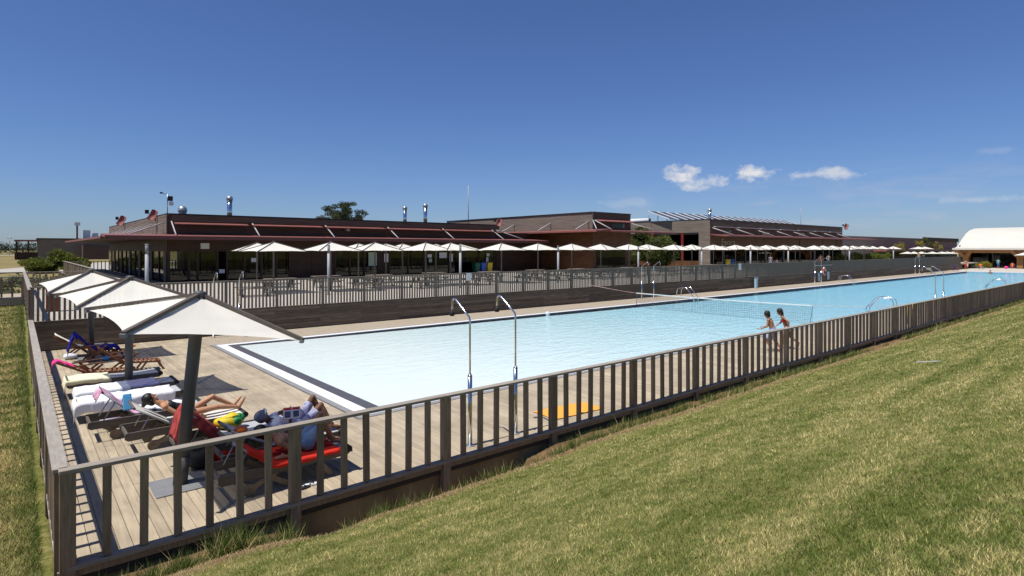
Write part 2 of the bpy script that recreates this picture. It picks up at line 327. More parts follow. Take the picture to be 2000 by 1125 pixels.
geo = N(t, 'ShaderNodeNewGeometry'); sp = N(t, 'ShaderNodeSeparateXYZ'); t.links.new(geo.outputs['Position'], sp.inputs[0])
def gz(scale, det=5, st=(1,1,1), rot=0):
    mp = N(t, 'ShaderNodeMapping'); mp.inputs['Scale'].default_value = st; mp.inputs['Rotation'].default_value = (0,0,R(rot)); t.links.new(geo.outputs['Position'], mp.inputs[0])
    z = N(t, 'ShaderNodeTexNoise'); z.inputs['Scale'].default_value = scale; z.inputs['Detail'].default_value = det; z.inputs['Roughness'].default_value = .65; t.links.new(mp.outputs[0], z.inputs[0]); return z.outputs[0]
def ramp(fac, stops):
    r = N(t, 'ShaderNodeValToRGB'); e = r.color_ramp.elements; e[0].position, e[0].color = stops[0][0], (*stops[0][1],1); e[1].position, e[1].color = stops[-1][0], (*stops[-1][1],1)
    for p_, c_ in stops[1:-1]: q = e.new(p_); q.color = (*c_,1)
    t.links.new(fac, r.inputs[0]); return r.outputs[0]
def mixc(f, a, c):
    m_ = N(t, 'ShaderNodeMixRGB'); t.links.new(f, m_.inputs[0])
    for i, v in ((1,a),(2,c)):
        if isinstance(v, tuple): m_.inputs[i].default_value = (*v,1)
        else: t.links.new(v, m_.inputs[i])
    return m_.outputs[0]
blend = M(t, 'ADD', M(t, 'MULTIPLY', gz(.9, 6, (1,2.6,1), -28), .55), M(t, 'MULTIPLY', gz(7, 5), .45))
green = ramp(blend, [(.34,(.085,.100,.020)), (.50,(.18,.18,.048)), (.64,(.32,.27,.115))])
fieldc = ramp(gz(.06, 8, (1,.5,1)), [(.3,(.13,.13,.045)), (.5,(.24,.19,.085)), (.7,(.17,.15,.06))])
soil = ramp(gz(5, 6), [(.3,(.12,.070,.036)), (.7,(.25,.165,.085))])
# bare soil lip along the trench at the foot of the deck, only where the bank starts
lipm = M(t, 'MULTIPLY', M(t, 'SUBTRACT', M(t, 'ADD', sp.outputs[1], M(t, 'MULTIPLY', gz(2.5, 5), 1.0)), -.50), 6, True)
front = M(t, 'LESS_THAN', sp.outputs[1], .5)
far = M(t, 'MULTIPLY', M(t, 'SUBTRACT', sp.outputs[1], 36), .25, True)
dryl = M(t, 'MULTIPLY', M(t, 'SUBTRACT', M(t, 'ADD', M(t, 'MULTIPLY', sp.outputs[0], -1.0), M(t, 'MULTIPLY', gz(1.2, 5), .8)), .62), 3, True)
leftside = M(t, 'MULTIPLY', M(t, 'GREATER_THAN', sp.outputs[1], -.4), dryl)
c1 = mixc(leftside, green, ramp(gz(3.0,6), [(.3,(.17,.125,.05)), (.7,(.28,.20,.095))]))
c2 = mixc(M(t, 'MULTIPLY', lipm, front), c1, soil)
c3 = mixc(far, c2, fieldc)
t.links.new(c3, b.inputs['Base Color'])
bp = N(t, 'ShaderNodeBump'); bp.inputs['Strength'].default_value = .8; bp.inputs['Distance'].default_value = .05; t.links.new(gz(22, 6), bp.inputs['Height']); t.links.new(bp.outputs[0], b.inputs['Normal'])
lawn = link('lawn', gm, m_lawn); tag(lawn, kind='structure')

# ---------------------------------------------------------------- pool and deck
PX0, PX1, PY0, PY1 = 5.15, 112.0, 3.25, 14.95      # outer edge of the white coping
DK0, DK1 = 17.5, 0.0
UP = 1.0
def strip_ring(name, mat, a, b, z, kind='structure', zb=None):
    # flat ring between inset a and inset b of the pool rectangle
    m = MB(); zz = z - .03 if zb is None else zb
    X0, X1, Y0, Y1 = PX0, PX1, PY0, PY1
    m.box(X0+a, X0+b, Y0+a, Y1-a, zz, z); m.box(X1-b, X1-a, Y0+a, Y1-a, zz, z); m.box(X0+b, X1-b, Y0+a, Y0+b, zz, z); m.box(X0+b, X1-b, Y1-b, Y1-a, zz, z)
    o = m.build(name, mat); tag(o, kind=kind); return o
strip_ring('pool_drain_grate', m_grate, -.14, 0, .004)
strip_ring('pool_coping', m_white_t, 0, .29, .012, zb=-.2)
mb = MB(); mb.box(PX0+.29, PX0+.60, PY0+.29, PY1-.29, -.2, .008); mb.box(PX0+.60, PX1-.29, PY0+.29, PY0+.44, -.2, .0075); mb.box(PX0+.60, PX1-.29, PY1-.33, PY1-.29, -.2, -.004); tag(mb.build('pool_edge_line', m_dk_t), kind='structure')
mb = MB()   # basin floor slopes gently from the beach end
fx0, fx1, fy0, fy1 = PX0+.60, PX1-.34, PY0+.44, PY1-.33
st = [(fx0,-.045),(12,-.09),(25,-.16),(50,-.26),(fx1,-.30)]
for (xa,za),(xb,zb) in zip(st, st[1:]):
    mb.poly([(xa,fy0,za),(xb,fy0,zb),(xb,fy1,zb),(xa,fy1,za)])
    mb.poly([(xa,fy0,za),(xa,fy0,-.03),(xb,fy0,-.03),(xb,fy0,zb)]); mb.poly([(xa,fy1,za),(xb,fy1,zb),(xb,fy1,-.03),(xa,fy1,-.03)])
mb.poly([(fx1,fy0,-.30),(fx1,fy0,-.03),(fx1,fy1,-.03),(fx1,fy1,-.30)])
tag(mb.build('pool_basin', m_floor), kind='structure')
mb = MB(); mb.poly([(PX0+.59,PY0+.43,-.006),(PX1-.33,PY0+.43,-.006),(PX1-.33,PY1-.32,-.006),(PX0+.59,PY1-.32,-.006)])
tag(mb.build('pool_water', m_water), kind='structure')

deck = MB()
deck.box(.02, PX0-.16, .04, 17.48, -.22, -.032); deck.box(PX0-.15, 150, .04, PY0-.15, -.22, -.033); deck.box(PX0-.15, 150, PY1+.15, 17.48, -.22, -.0335)
deck.box(PX1+.15, 150, PY0-.14, PY1+.14, -.22, -.034)
deck = tag(deck.build('pool_deck', m_under), kind='structure')
BW, BP = .128, .134
cache = {}
def board_mesh(L, wd=BW):
    k = (round(L,3), wd)
    if k not in cache:
        m = MB(); e = .006
        # slightly eased top edges
        x0, x1 = -wd/2, wd/2
        for yy in (0,): pass
        prof = [(x0,-.03),(x1,-.03),(x1,-e),(x1-e,0),(x0+e,0),(x0,-e)]
        n = len(prof)
        m.v = [(px,0,pz) for px,pz in prof] + [(px,L,pz) for px,pz in prof]
        m.f = [(i,(i+1)%n,n+(i+1)%n,n+i) for i in range(n)] + [tuple(range(n))[::-1], tuple(range(n,2*n))]; m.sm = [False]*len(m.f)
        me = m.mesh('board'); me.materials.append(m_board); cache[k] = me
    return cache[k]
nb_ = 0
k = 0; x = .02 + BP/2
while x < PX0-.18:
    cuts = [.03, 4.4, 8.75, 13.1, 17.46] if k % 2 == 0 else [.03, 2.2, 6.6, 10.95, 15.3, 17.46]
    for a, c in zip(cuts, cuts[1:]):
        link('board', board_mesh(round(c-a-.006,3)), None, deck, loc=(x, a, random.uniform(-.0015,.0015))); nb_ += 1
    x += BP; k += 1
x0n = x
while nb_ < 300:
    link('board', board_mesh(round(PY0-.15-.05,3)), None, deck, loc=(x, .04, random.uniform(-.0015,.0015))); x += BP; nb_ += 1
rest = MB()
while x < 62:
    rest.box(x-BW/2, x+BW/2, .04, PY0-.16, -.03, 0); x += BP
x = x0n
while x < 112:
    rest.box(x-BW/2, x+BW/2, PY1+.16, 17.47, -.03, random.uniform(-.001,.001)); x += BP
tag(rest.build('deck_boards', m_boardfar, deck), kind='stuff')
mb = MB(); mb.box(PX1+.15, 150, -4, 40, -.03, -.001); mb.box(62, PX1+.14, .04, PY0-.15, -.03, -.0005); mb.box(112.1,150,PY1+.15,17.47,-.0305,-.0015)
tag(mb.build('paved_terrace', m_pave), kind='structure')
# fascia and foundation below the near edge of the deck
mb = MB(); mb.box(-.03, 150, .0, .03, -.13, -.036); tag(mb.build('deck_edge_beam', m_fence), kind='structure')
mb = MB(); mb.box(.05, 150, .10, .4, -1.0, -.23); mb.box(.05,.2,.4,17.5,-1,-.23); tag(mb.build('foundation_wall', m_conc), kind='structure')

# ---------------------------------------------------------------- fences
def post_mesh(w_, d_, h_, mat, name='post'):
    m = MB(); m.box(-w_/2, w_/2, -d_/2, d_/2, 0, h_); me = m.mesh(name); me.materials.append(mat); return me
def make_fence(p0, ang, L, zdeck, h, bay, nbal, label, postdrop, mat, matr, bw=.082, bd=.062, pw=.145, pd=.11, railw=.145, limit=300, order_near=True, rail_seg=2, bot=True, side=-1, spacing=None, mitre=0):
    root = empty('wooden_railing', (p0[0], p0[1], zdeck), ang, label, 'railing')
    pm = post_mesh(pw, pd, h-.045+postdrop, mat); bm_ = post_mesh(bw, bd, h-.045-.03, mat, 'baluster')
    n = int(round(L/bay)); items = []
    for i in range(n+1):
        link('post', pm, None, root, loc=(min(i*bay, L), 0, -postdrop))
        if i < n:
            for j in range(1, nbal+1): items.append(i*bay + j*bay/(nbal+1))
    seg = rail_seg*bay; x_ = 0; first = True
    while x_ < L-.01:
        e_ = min(L, x_+seg); m = MB(); m.box((x_ + (0 if first else .003)) - (.08 if first else 0), e_ + (.08 if e_ >= L-.01 else 0), -railw/2, railw/2, h-.045, h)
        m.build('top_rail', matr, root, bevel=.006); first = False; x_ = e_
    if bot:
        x_ = 0
        while x_ < L-.01:
            e_ = min(L, x_+seg); m = MB(); m.box(x_+.002, e_, -.06, .045, -.034, .018); m.build('bottom_rail', matr, root); x_ = e_
    for i, q in enumerate(items[:limit]):
        link('baluster', bm_, None, root, loc=(q+random.uniform(-.004,.004), side*.012, .03), rot=(0, random.uniform(-.011,.011), random.uniform(-.05,.05)))
    if len(items) > limit:
        m = MB()
        for q in items[limit:]: m.box(q-bw/2, q+bw/2, side*.012-bd/2, side*.012+bd/2, .03, h-.045)
        tag(m.build('balusters', mat, root), kind='stuff')
    return root
near = make_fence((.06, 0), 0, 2.487*25, 0, 1.09, 2.487, 6, 'long weathered wooden railing between the lawn bank and the pool deck', .50, m_fence, m_rail)
# support posts seen lower under the far part are the same posts; left side railing
left = make_fence((0, .12), R(90), 2.487*7, 0, 1.09, 2.487, 6, 'wooden railing along the left end of the sunbathing deck', .30, m_fence, m_railY, side=1)
far_f = make_fence((.05, 17.56), 0, 122, UP, 1.2, 2.03, 13, 'long grey wooden balustrade on top of the dark plank wall', 0, m_farfence, m_farfence, bw=.07, bd=.035, pw=.10, pd=.09, railw=.12, rail_seg=3)
upl = make_fence((0, 17.7), R(90), 20, UP, 1.12, 2.5, 6, 'raised wooden railing at the left edge of the upper terrace', .4, m_fence, m_railY, side=1)
f2 = make_fence((.1, 37.8), 0, 3.2, UP, 1.1, 1.6, 4, 'short wooden railing beyond the upper terrace, in front of shrubs', .4, m_fence, m_rail)
f3 = make_fence((3.4, 37.9), R(90), 30, UP, 1.25, 2.5, 12, 'close-boarded sloping railing running back beside the restaurant', .4, m_fence, m_railY)
f4 = make_fence((3.6, 68), 0, 10, UP, 1.2, 2, 5, 'thin far railing behind the left corner of the restaurant', .4, m_fence, m_rail)
# plank retaining wall
wall = MB(); wall.box(.1, 123, 17.56, 17.9, -.3, .955); wall = wall.build('plank_retaining_wall', m_dark); tag(wall, 'dark horizontal plank wall carrying the upper terrace', 'wall')
pc = {}
for r_ in range(7):
    z0 = .005 + r_*.137; x = .06 if r_ % 2 else .06
    x = .06; k = 0
    while x < 123:
        L = (4.0 if (k or r_ % 2) else 2.0); L = min(L, 123-x)
        key = round(L,2)
        if key not in pc:
            m = MB(); m.box(.003, L-.003, -.028, 0, 0, .129); me = m.mesh('plank'); me.materials.append(m_plank); pc[key] = me
        link('plank', pc[key], None, wall, loc=(x, 17.555+random.uniform(-.004,.002), z0)); x += L; k += 1
m = MB(); m.box(.06, 123, 17.50, 17.62, .958, .985); m.build('ledge', m_farfence, wall)
mb = MB(); mb.box(.05, 150, 17.63, 41.4, .80, UP-.002); mb.box(3.5, 8, 41.4, 80, .80, UP-.002); tag(mb.build('upper_terrace', mk('terrace_boards', (.41,.365,.30), .85, .12, 1.5, (6,.6,1))), kind='structure')
# boardwalk arriving from the left
mb = MB(); mb.box(-30, -.08, 31.2, 34.8, .85, UP); mb.box(-30,-.08,31.15,31.2,.62,.98); tag(mb.build('boardwalk', m_boardfar), kind='structure')
make_fence((-20.1, 31.25), 0, 20, UP, 1.08, 2.5, 5, 'wooden railing of the boardwalk at the far left edge', .4, m_fence, m_rail)

# ---------------------------------------------------------------- buildings
def clad(m, axis, fixed, a0, a1, z0, z1, pitch=.17, th=.03, sgn=-1):
    z = z0
    while z < z1-.02:
        e_ = min(z+pitch-.012, z1)
        if axis == 'x': m.box(a0, a1, min(fixed, fixed+sgn*th), max(fixed, fixed+sgn*th), z, e_)
        else: m.box(min(fixed, fixed+sgn*th), max(fixed, fixed+sgn*th), a0, a1, z, e_)
        z += pitch
def part(root, name, mat, *boxes, kind=None):
    m = MB(); o = root.location
    for b_ in boxes: m.box(b_[0]-o.x, b_[1]-o.x, b_[2]-o.y, b_[3]-o.y, b_[4]-o.z, b_[5]-o.z)
    p = m.build(name, mat, root)
    if kind: p['kind'] = kind
    return p
def cladpart(root, name, mat, axis, fixed, a0, a1, z0, z1, pitch=.17, sgn=-1):
    m = MB(); clad(m, axis, fixed, a0, a1, z0, z1, pitch, .03, sgn); o = root.location
    m.v = [(v[0]-o.x, v[1]-o.y, v[2]-o.z) for v in m.v]; p = m.build(name, mat, root); p['kind'] = 'stuff'; return p
def strut(root, a, c, r=.05, mat=None):
    m = MB(); o = root.location; m.tube([Vector(a)-o, Vector(c)-o], r, 8); return m.build('strut', mat or m_strut, root)

# --- restaurant (left long building)
FY = 41.5; B = empty('restaurant_building', (8.2, FY, UP), 0, 'long low dark timber restaurant with red canopy, left of the terrace', 'building')
part(B, 'roof', m_dark, (8.3, 39.4, FY+.1, 77, 5.75, 5.9))
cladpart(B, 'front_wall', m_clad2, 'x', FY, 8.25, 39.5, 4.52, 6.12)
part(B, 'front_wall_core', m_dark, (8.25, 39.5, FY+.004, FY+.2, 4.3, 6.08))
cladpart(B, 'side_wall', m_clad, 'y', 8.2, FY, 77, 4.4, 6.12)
part(B, 'side_wall_core', m_dark, (8.204, 8.24, FY+.02, 77, 4.3, 6.08)); part(B, 'end_wall', m_dark, (39.45, 39.7, FY+.02, 77, 1, 6.08))
part(B, 'roof_edge_trim', m_dark, (8.15, 39.7, FY-.05, FY+.12, 6.12, 6.16), (8.15, 8.3, FY+.12, 77, 6.12, 6.16))
part(B, 'corner_trim', m_grey, (8.12, 8.2, FY-.06, FY-.002, 4.45, 6.12))
gx = [8.6, 14.1, 20.2, 26.2, 32.5, 39.2]
def wedge(root, name, mat, x0, x1, y0, y1, z0, z1, th, axis='y'):
    # sheet sloping up from the outer edge (y0 or x0, height z0) to the wall (y1 or x1, height z1)
    m = MB(); o = root.location
    if axis == 'y': q = [(x0,y0,z0),(x1,y0,z0),(x1,y1,z1),(x0,y1,z1)]
    else: q = [(x0,y0,z0),(x1,y0,z1),(x1,y1,z1),(x0,y1,z0)]
    q = [Vector(v)-o for v in q]; d = [v-Vector((0,0,th)) for v in q]
    m.poly(q); m.poly(d[::-1])
    for i in range(4): m.poly([d[i], d[(i+1)%4], q[(i+1)%4], q[i]])
    return m.build(name, mat, root)
for a, c in zip(gx, gx[1:]): wedge(B, 'upper_shade', m_red, a, c-.35, FY-.85, FY-.035, 5.36, 5.50, .05)
part(B, 'parapet_fascia', m_clad2, (8.4, 39.4, FY-.82, FY-.76, 5.55, 6.0))
part(B, 'canopy_soffit', m_soffit, (4.2, 44.8, FY-2.7, FY-.04, 4.20, 4.255), (4.2, 8.15, FY-.03, 80, 4.20, 4.255))
cx = [4.1, 9.6, 15.0, 20.7, 26.6, 32.4, 38.4, 45]
for a, c in zip(cx, cx[1:]): wedge(B, 'canopy_panel', m_red, a+.01, c-.03, FY-2.8, FY-.04, 4.42, 4.585, .17)
for i in range(7): wedge(B, 'canopy_panel', m_red, 4.1, 8.15, FY-.02+i*5.5, FY+5.45+i*5.5, 4.42, 4.62, .17, 'x')
part(B, 'canopy_fascia', mk('dark_red_fascia', (.10,.035,.03), .5, .15), (4.08, 45.02, FY-2.83, FY-2.803, 4.15, 4.40))
for a in (8.45, 14.2, 20.3, 26.4, 32.6, 39.0): strut(B, (a, FY-.05, 5.55), (a-.1, FY-2.3, 4.46), .05)
for i, y in enumerate((43, 47.5, 52.5, 58, 64)): strut(B, (8.15, y, 5.5), (5.6, y, 4.46), .045)
strut(B, (39.5, FY-.03, 5.6), (42.6, FY-1.6, 4.46), .05)
# lower facade: header, columns, panes, panels
part(B, 'header', m_brown, (8.25, 45.5, FY-.1, FY+.1, 3.30, 4.20), (8.2, 8.35, FY+.12, 77, 3.3, 4.2))
cols = [8.3, 9.6, 10.2, 11.6, 12.3, 13.6, 14.9, 16.1, 17.2, 19.2, 21.2, 22.6, 24.0, 25.4, 26.6, 28.6, 30.4, 31.8, 33.4, 35.0, 37.2, 39.3]
for c in cols: part(B, 'mullion', m_brown if c < 14 else m_soffit, (c-.07, c+.07, FY-.07, FY+.09, 1, 3.30))
for i, (a, c) in enumerate(zip(cols, cols[1:])):
    if i in (8, 9, 13): part(B, 'wall_panel', m_brown, (a+.07, c-.07, FY-.02, FY+.05, 1, 3.30))
    elif i == 3: pass
    else: part(B, 'window_pane', m_glass, (a+.07, c-.07, FY+.0, FY+.02, 1.02, 3.30))
part(B, 'dark_panel_wall', m_brown, (39.4, 46.9, FY+.3, FY+.4, 1, 5.3))
for y0 in range(0, 34, 3):
    part(B, 'side_mullion', m_soffit, (8.2, 8.36, FY+.5+y0, FY+.75+y0, 1, 3.3))
    if y0 % 2 == 0: part(B, 'side_panel', m_clad, (8.25, 8.3, FY+.75+y0, FY+2.0+y0, 1, 3.3)); part(B, 'side_pane', m_glass, (8.26, 8.28, FY+2.0+y0, FY+3.5+y0, 1.0, 3.3))
    else: part(B, 'side_pane', m_glass, (8.26, 8.28, FY+.75+y0, FY+3.5+y0, 1.0, 3.3))
part(B, 'interior_back_wall', m_dark, (15.5, 39.4, 50, 50.2, 1, 4.3), (15.5,15.6,50,77,1,4.3))  # interior walls coloured near-black to put darkness inside
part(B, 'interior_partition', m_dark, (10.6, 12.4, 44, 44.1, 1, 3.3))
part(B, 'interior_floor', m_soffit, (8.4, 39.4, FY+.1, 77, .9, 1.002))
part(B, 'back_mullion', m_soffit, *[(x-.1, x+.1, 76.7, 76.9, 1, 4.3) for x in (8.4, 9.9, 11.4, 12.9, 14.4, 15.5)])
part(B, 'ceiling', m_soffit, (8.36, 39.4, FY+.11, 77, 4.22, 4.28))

# --- middle block
B2 = empty('timber_block', (47, 34, UP), 0, 'taller grey-brown timber block with a red canopy band, in the middle', 'building')
part(B2, 'core', m_dark, (47.05, 53.4, 34.05, 62, 1, 7.35))
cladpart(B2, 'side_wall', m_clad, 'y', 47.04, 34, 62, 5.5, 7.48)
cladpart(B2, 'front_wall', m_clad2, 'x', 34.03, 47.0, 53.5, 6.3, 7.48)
part(B2, 'front_panel', m_brown2, (47.0, 53.5, 33.98, 34.04, 1, 6.28))
part(B2, 'side_panel', m_brown2, (46.98, 47.04, 34, 44.3, 1, 5.48), (46.98, 47.04, 47.5, 62, 1, 5.48))
part(B2, 'side_door', m_dark, (46.97, 47.03, 44.35, 47.45, 1, 3.6))
part(B2, 'roof_trim', m_dark, (46.9, 53.6, 33.93, 62, 7.48, 7.53))
part(B2, 'corner_trim', m_grey, (46.9, 47.0, 33.9, 33.975, 5.5, 7.48))
wedge(B2, 'upper_shade', m_red, 47.3, 53.2, 33.2, 33.97, 6.5, 6.72, .06)
part(B2, 'upper_window', m_glass, (50.0, 52.3, 33.93, 33.975, 5.85, 6.35))
wedge(B2, 'canopy', m_red, 44.6, 46.95, 31.4, 54, 5.42, 5.62, .16, 'x'); wedge(B2, 'canopy', m_red, 46.98, 58.8, 31.4, 33.96, 5.42, 5.62, .16)
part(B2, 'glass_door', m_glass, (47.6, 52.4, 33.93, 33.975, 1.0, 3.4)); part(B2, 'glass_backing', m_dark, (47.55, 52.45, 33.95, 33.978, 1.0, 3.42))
for y in (34.6, 40.5, 47): strut(B2, (46.97, y, 6.5), (44.9, y, 5.56), .06)
strut(B2, (47.2, 33.9, 6.6), (47.5, 31.8, 5.56), .06); strut(B2, (46.9, 33.9, 6.6), (45.2, 31.9, 5.56), .06); strut(B2, (53.5, 33.9, 6.4), (56.5, 32.2, 5.56), .06)

# --- long right block with solar panels
B3 = empty('gallery_building', (70.5, 34, UP), 0, 'long timber building with solar panels on its roof and a row of white struts', 'building')
part(B3, 'core', m_dark, (70.9, 115.9, 38.5, 60, 1, 7.3), (70.55, 115.9, 34.3, 60, 5.5, 7.3))
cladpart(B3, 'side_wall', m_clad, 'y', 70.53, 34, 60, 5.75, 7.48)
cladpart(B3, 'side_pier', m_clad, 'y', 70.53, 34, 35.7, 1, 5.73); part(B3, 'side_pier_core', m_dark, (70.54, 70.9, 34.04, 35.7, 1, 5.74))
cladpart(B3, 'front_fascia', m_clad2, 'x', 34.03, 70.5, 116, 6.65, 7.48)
part(B3, 'front_panel', m_brown2, (70.52, 116, 34.0, 34.2, 3.5, 6.2))
part(B3, 'upper_panel', m_brown2, (70.52, 116, 34.05, 34.25, 6.2, 6.64))
part(B3, 'roof_trim', m_dark, (70.45, 116.1, 33.93, 60, 7.48, 7.53)); part(B3, 'roof', m_dark, (70.6,115.9,34.3,60,7.3,7.36))
for i in range(7): part(B3, 'shelf_glint_strip', m_white, (71.2+i*6.4, 76.9+i*6.4, 33.55, 33.97, 6.47, 6.53))  # white colour paints the glints along the upper shelf
for i in range(8): wedge(B3, 'canopy', m_red, 70.6+i*7.0, 77.55+i*7.0, 31.4, 33.97, 5.30, 5.52, .18)
part(B3, 'canopy_soffit', m_soffit, (70.6, 126, 31.45, 33.97, 5.12, 5.17))
for i in range(8): strut(B3, (71.0+i*5.9, 33.96, 6.35), (72.6+i*5.9, 31.8, 5.38), .07)
for x in (73.6, 85, 97.5): part(B3, 'upper_window', m_glass, (x, x+2.2, 33.94, 33.99, 5.6, 6.1))
for y in (36.5, 41.5, 46.5): part(B3, 'red_column', m_redcol, (70.5, 70.9, y+1.6, y+2.0, 1, 5.74))
part(B3, 'side_window', m_glass, (70.62, 70.66, 35.7, 38.1, 1.9, 5.7), (70.62, 70.66, 38.5, 43.1, 1.9, 5.7), (70.62, 70.66, 43.5, 48.1, 1.9, 5.7), (70.62, 70.66, 48.5, 58, 1.9, 5.7))
part(B3, 'sill_wall', m_brown2, (70.48, 70.8, 35.72, 60, 1, 1.85))
for x in range(74, 116, 6): part(B3, 'mullion', m_grey, (x, x+.2, 34.0, 34.2, 1, 3.5))
part(B3, 'shop_glass', m_glass, (71.2, 115.8, 34.1, 34.13, 1, 3.5))
for x in (97.8, 107, 113): part(B3, 'panel_joint', m_dark, (x, x+.25, 33.97, 33.998, 3.5, 5.1))
# lettering
fc = bpy.data.curves.new('sign_text', 'FONT'); fc.body = 'Favara'; fc.size = 1.25; fc.extrude = .03; fc.space_character = 1.12
fo = bpy.data.objects.new('sign_tmp', fc); COL.objects.link(fo); bpy.context.view_layer.update()
tm = bpy.data.meshes.new_from_object(fo.evaluated_get(bpy.context.evaluated_depsgraph_get())); bpy.data.objects.remove(fo); tm.name = 'lettering'
lo = link('lettering', tm, mk('pale_metal_letters', (.36,.31,.25), .5, .08), B3); lo.location = (73.3-70.5, -.04, 4.05-1); lo.rotation_euler = (R(90), 0, 0); lo['label'] = 'pale thin lettering Favara'
# --- low grey building far right
B4 = empty('long_grey_shed', (120, 40, 0), 0, 'low grey timber building far right, behind young trees', 'building')
part(B4, 'core', m_dark, (120, 225, 40.1, 55, 0, 6.2)); cladpart(B4, 'front_wall', mk('pale_grey_cladding', (.23,.185,.16), .8, .25, 1.2, (.2,.2,5)), 'x', 40.05, 120, 225, 0, 6.25, .3)  # front cladding in a paler grey than the other blocks
part(B4, 'roof_fascia', m_clad2, (189, 225.1, 39.6, 40.0, 5.7, 6.7)); part(B4, 'canopy', m_red, (150, 228, 37, 39.95, 2.9, 3.35)); part(B4, 'roof_edge', m_white, (120, 225.2, 39.9, 55, 6.26, 6.34))

# --- white pavilion
PV = empty('pool_pavilion', (137, 21.5, 0), 0, 'open pavilion with a big white curved roof at the far end of the pool', 'building')
prof = [(-2.4,3.62),(-1.2,3.66),(0,3.75),(1.3,4.0),(2.8,4.55),(5,5.5),(8,6.6),(11,7.3),(15,7.75),(20,7.95),(26,7.7),(32,6.6)]
m = MB(); Y0_, Y1_ = 0, -46
for (xa,za),(xb,zb) in zip(prof, prof[1:]):
    m.poly([(xa,Y0_,za),(xa,Y1_,za),(xb,Y1_,zb),(xb,Y0_,zb)][::-1], True); m.poly([(xa,Y0_,za-.3),(xb,Y0_,zb-.3),(xb,Y0_,zb),(xa,Y0_,za)]); m.poly([(xa,Y0_,za-.3),(xa,Y1_,za-.3),(xb,Y1_,zb-.3),(xb,Y0_,zb-.3)], True)
m.poly([(-2.4,Y0_,3.32),(-2.4,Y0_,3.62),(-2.4,Y1_,3.62),(-2.4,Y1_,3.32)])
m.build('roof', m_membrane, PV)
m = MB(); m.box(-1.6, -1.2, -46, -.2, 2.75, 3.3); m.build('edge_beam', m_glu, PV)
for y in (-1.8, -9.6, -17.4, -25):
    m = MB(); m.box(-1.2, .4, y-.42, y+.42, 0, 1.9); m.beam((-1.3, y, 1.8), (-2.0, y+1.2, 3.3), .6, .45); m.beam((-1.3, y, 1.8), (-2.0, y-1.0, 3.3), .6, .45); m.box(-1.1,.2,y-.5,y+.5,1.9,3.0); m.build('column', m_glu, PV)
m = MB(); m.box(.8, 30, -45, -.5, 0, .05); m.box(8, 8.2, -45, -.5, 0, 4.5); m.box(.8,30,-.5,-.4,0,4.2); m.build('interior', m_dark, PV)
for i in range(9): 
    m = MB(); m.box(.62, .66, -5.0-i*5+.1, -.5-i*5, .05, 3.3); m.build('glass_wall', m_glass, PV)
    m = MB(); m.box(.58, .7, -.52-i*5, -.40-i*5, .05, 3.3); m.build('glass_mullion', m_grey, PV)
# --- small outbuilding far left
B5 = empty('dark_outbuilding', (0, 200, .4), 0, 'small dark timber outbuilding with rooftop machines, far left behind the bush', 'building')
part(B5, 'wall', m_clad, (4.2, 22, 200, 212, 0, 6.2)); part(B5, 'annex', m_clad2, (14, 24.5, 195, 199.9, 0, 4.6)); part(B5, 'roof', m_dark, (4, 22.2, 199.8, 212, 6.2, 6.5))
part(B5, 'porch_roof', m_red, (-.8, 4.1, 199.5, 208, 5.6, 6.0)); part(B5, 'porch_post', m_brown, (-.5, -.1, 200, 200.4, 0, 5.6), (2, 2.4, 200, 200.4, 0, 5.6)); part(B5, 'porch_wall', m_brown, (-.7, 4.15, 200.5, 200.7, 0, 2.6))
part(B5, 'cooling_unit', m_white, (14.5, 16.3, 203, 205, 6.5, 9.0)); part(B5, 'cooling_unit', m_white, (16.8, 18.2, 203, 205, 6.5, 8.2)); part(B5, 'cooling_unit', m_white, (18.6, 20, 203, 205, 6.5, 7.6)); part(B5, 'flue', m_redcol, (12.9, 13.3, 202, 202.4, 6.5, 10.3)); part(B5, 'flue_cap', m_white, (12.4, 13.8, 201.6, 202.8, 10.3, 11.2))
# ---------------------------------------------------------------- umbrellas
def canopy_mesh(a, top, eave, concave=.055, sag=.035, n=8, T=None):
    m = MB()
    cs = [(-a,-a),(a,-a),(a,a),(-a,a)]
    def P(k, u, v):   # u: 0 apex..1 edge, v: along edge
        A = Vector((*cs[k],0)); C = Vector((*cs[(k+1)%4],0)); e = A.lerp(C, v); mid = (A+C)/2
        inn = 4*v*(1-v)
        e = e - mid.normalized()*(concave*a*inn*u)
        z = top + (eave-top)*u - sag*math.sin(math.pi*u)*inn + .03*inn*u*u
        wr = .010*(mnoise.noise((e.x*u*3.1+k, e.y*u*3.1, k*7.3)))*math.sin(math.pi*min(1,u*1.02))*min(1,inn*3) + .004*mnoise.noise((v*14, u*2, k))*inn
        return Vector((e.x*u, e.y*u, z+wr))
    for k in range(4):
        b = len(m.v)
        for i in range(n+1):
            for j in range(n+1): m.v.append(tuple(P(k, .03+.97*i/n, j/n)))
        for i in range(n):
            for j in range(n): m.f.append((b+i*(n+1)+j, b+(i+1)*(n+1)+j, b+(i+1)*(n+1)+j+1, b+i*(n+1)+j+1)); m.sm.append(True)
    if T: m.v = [tuple(T @ Vector(v)) for v in m.v]
    return m
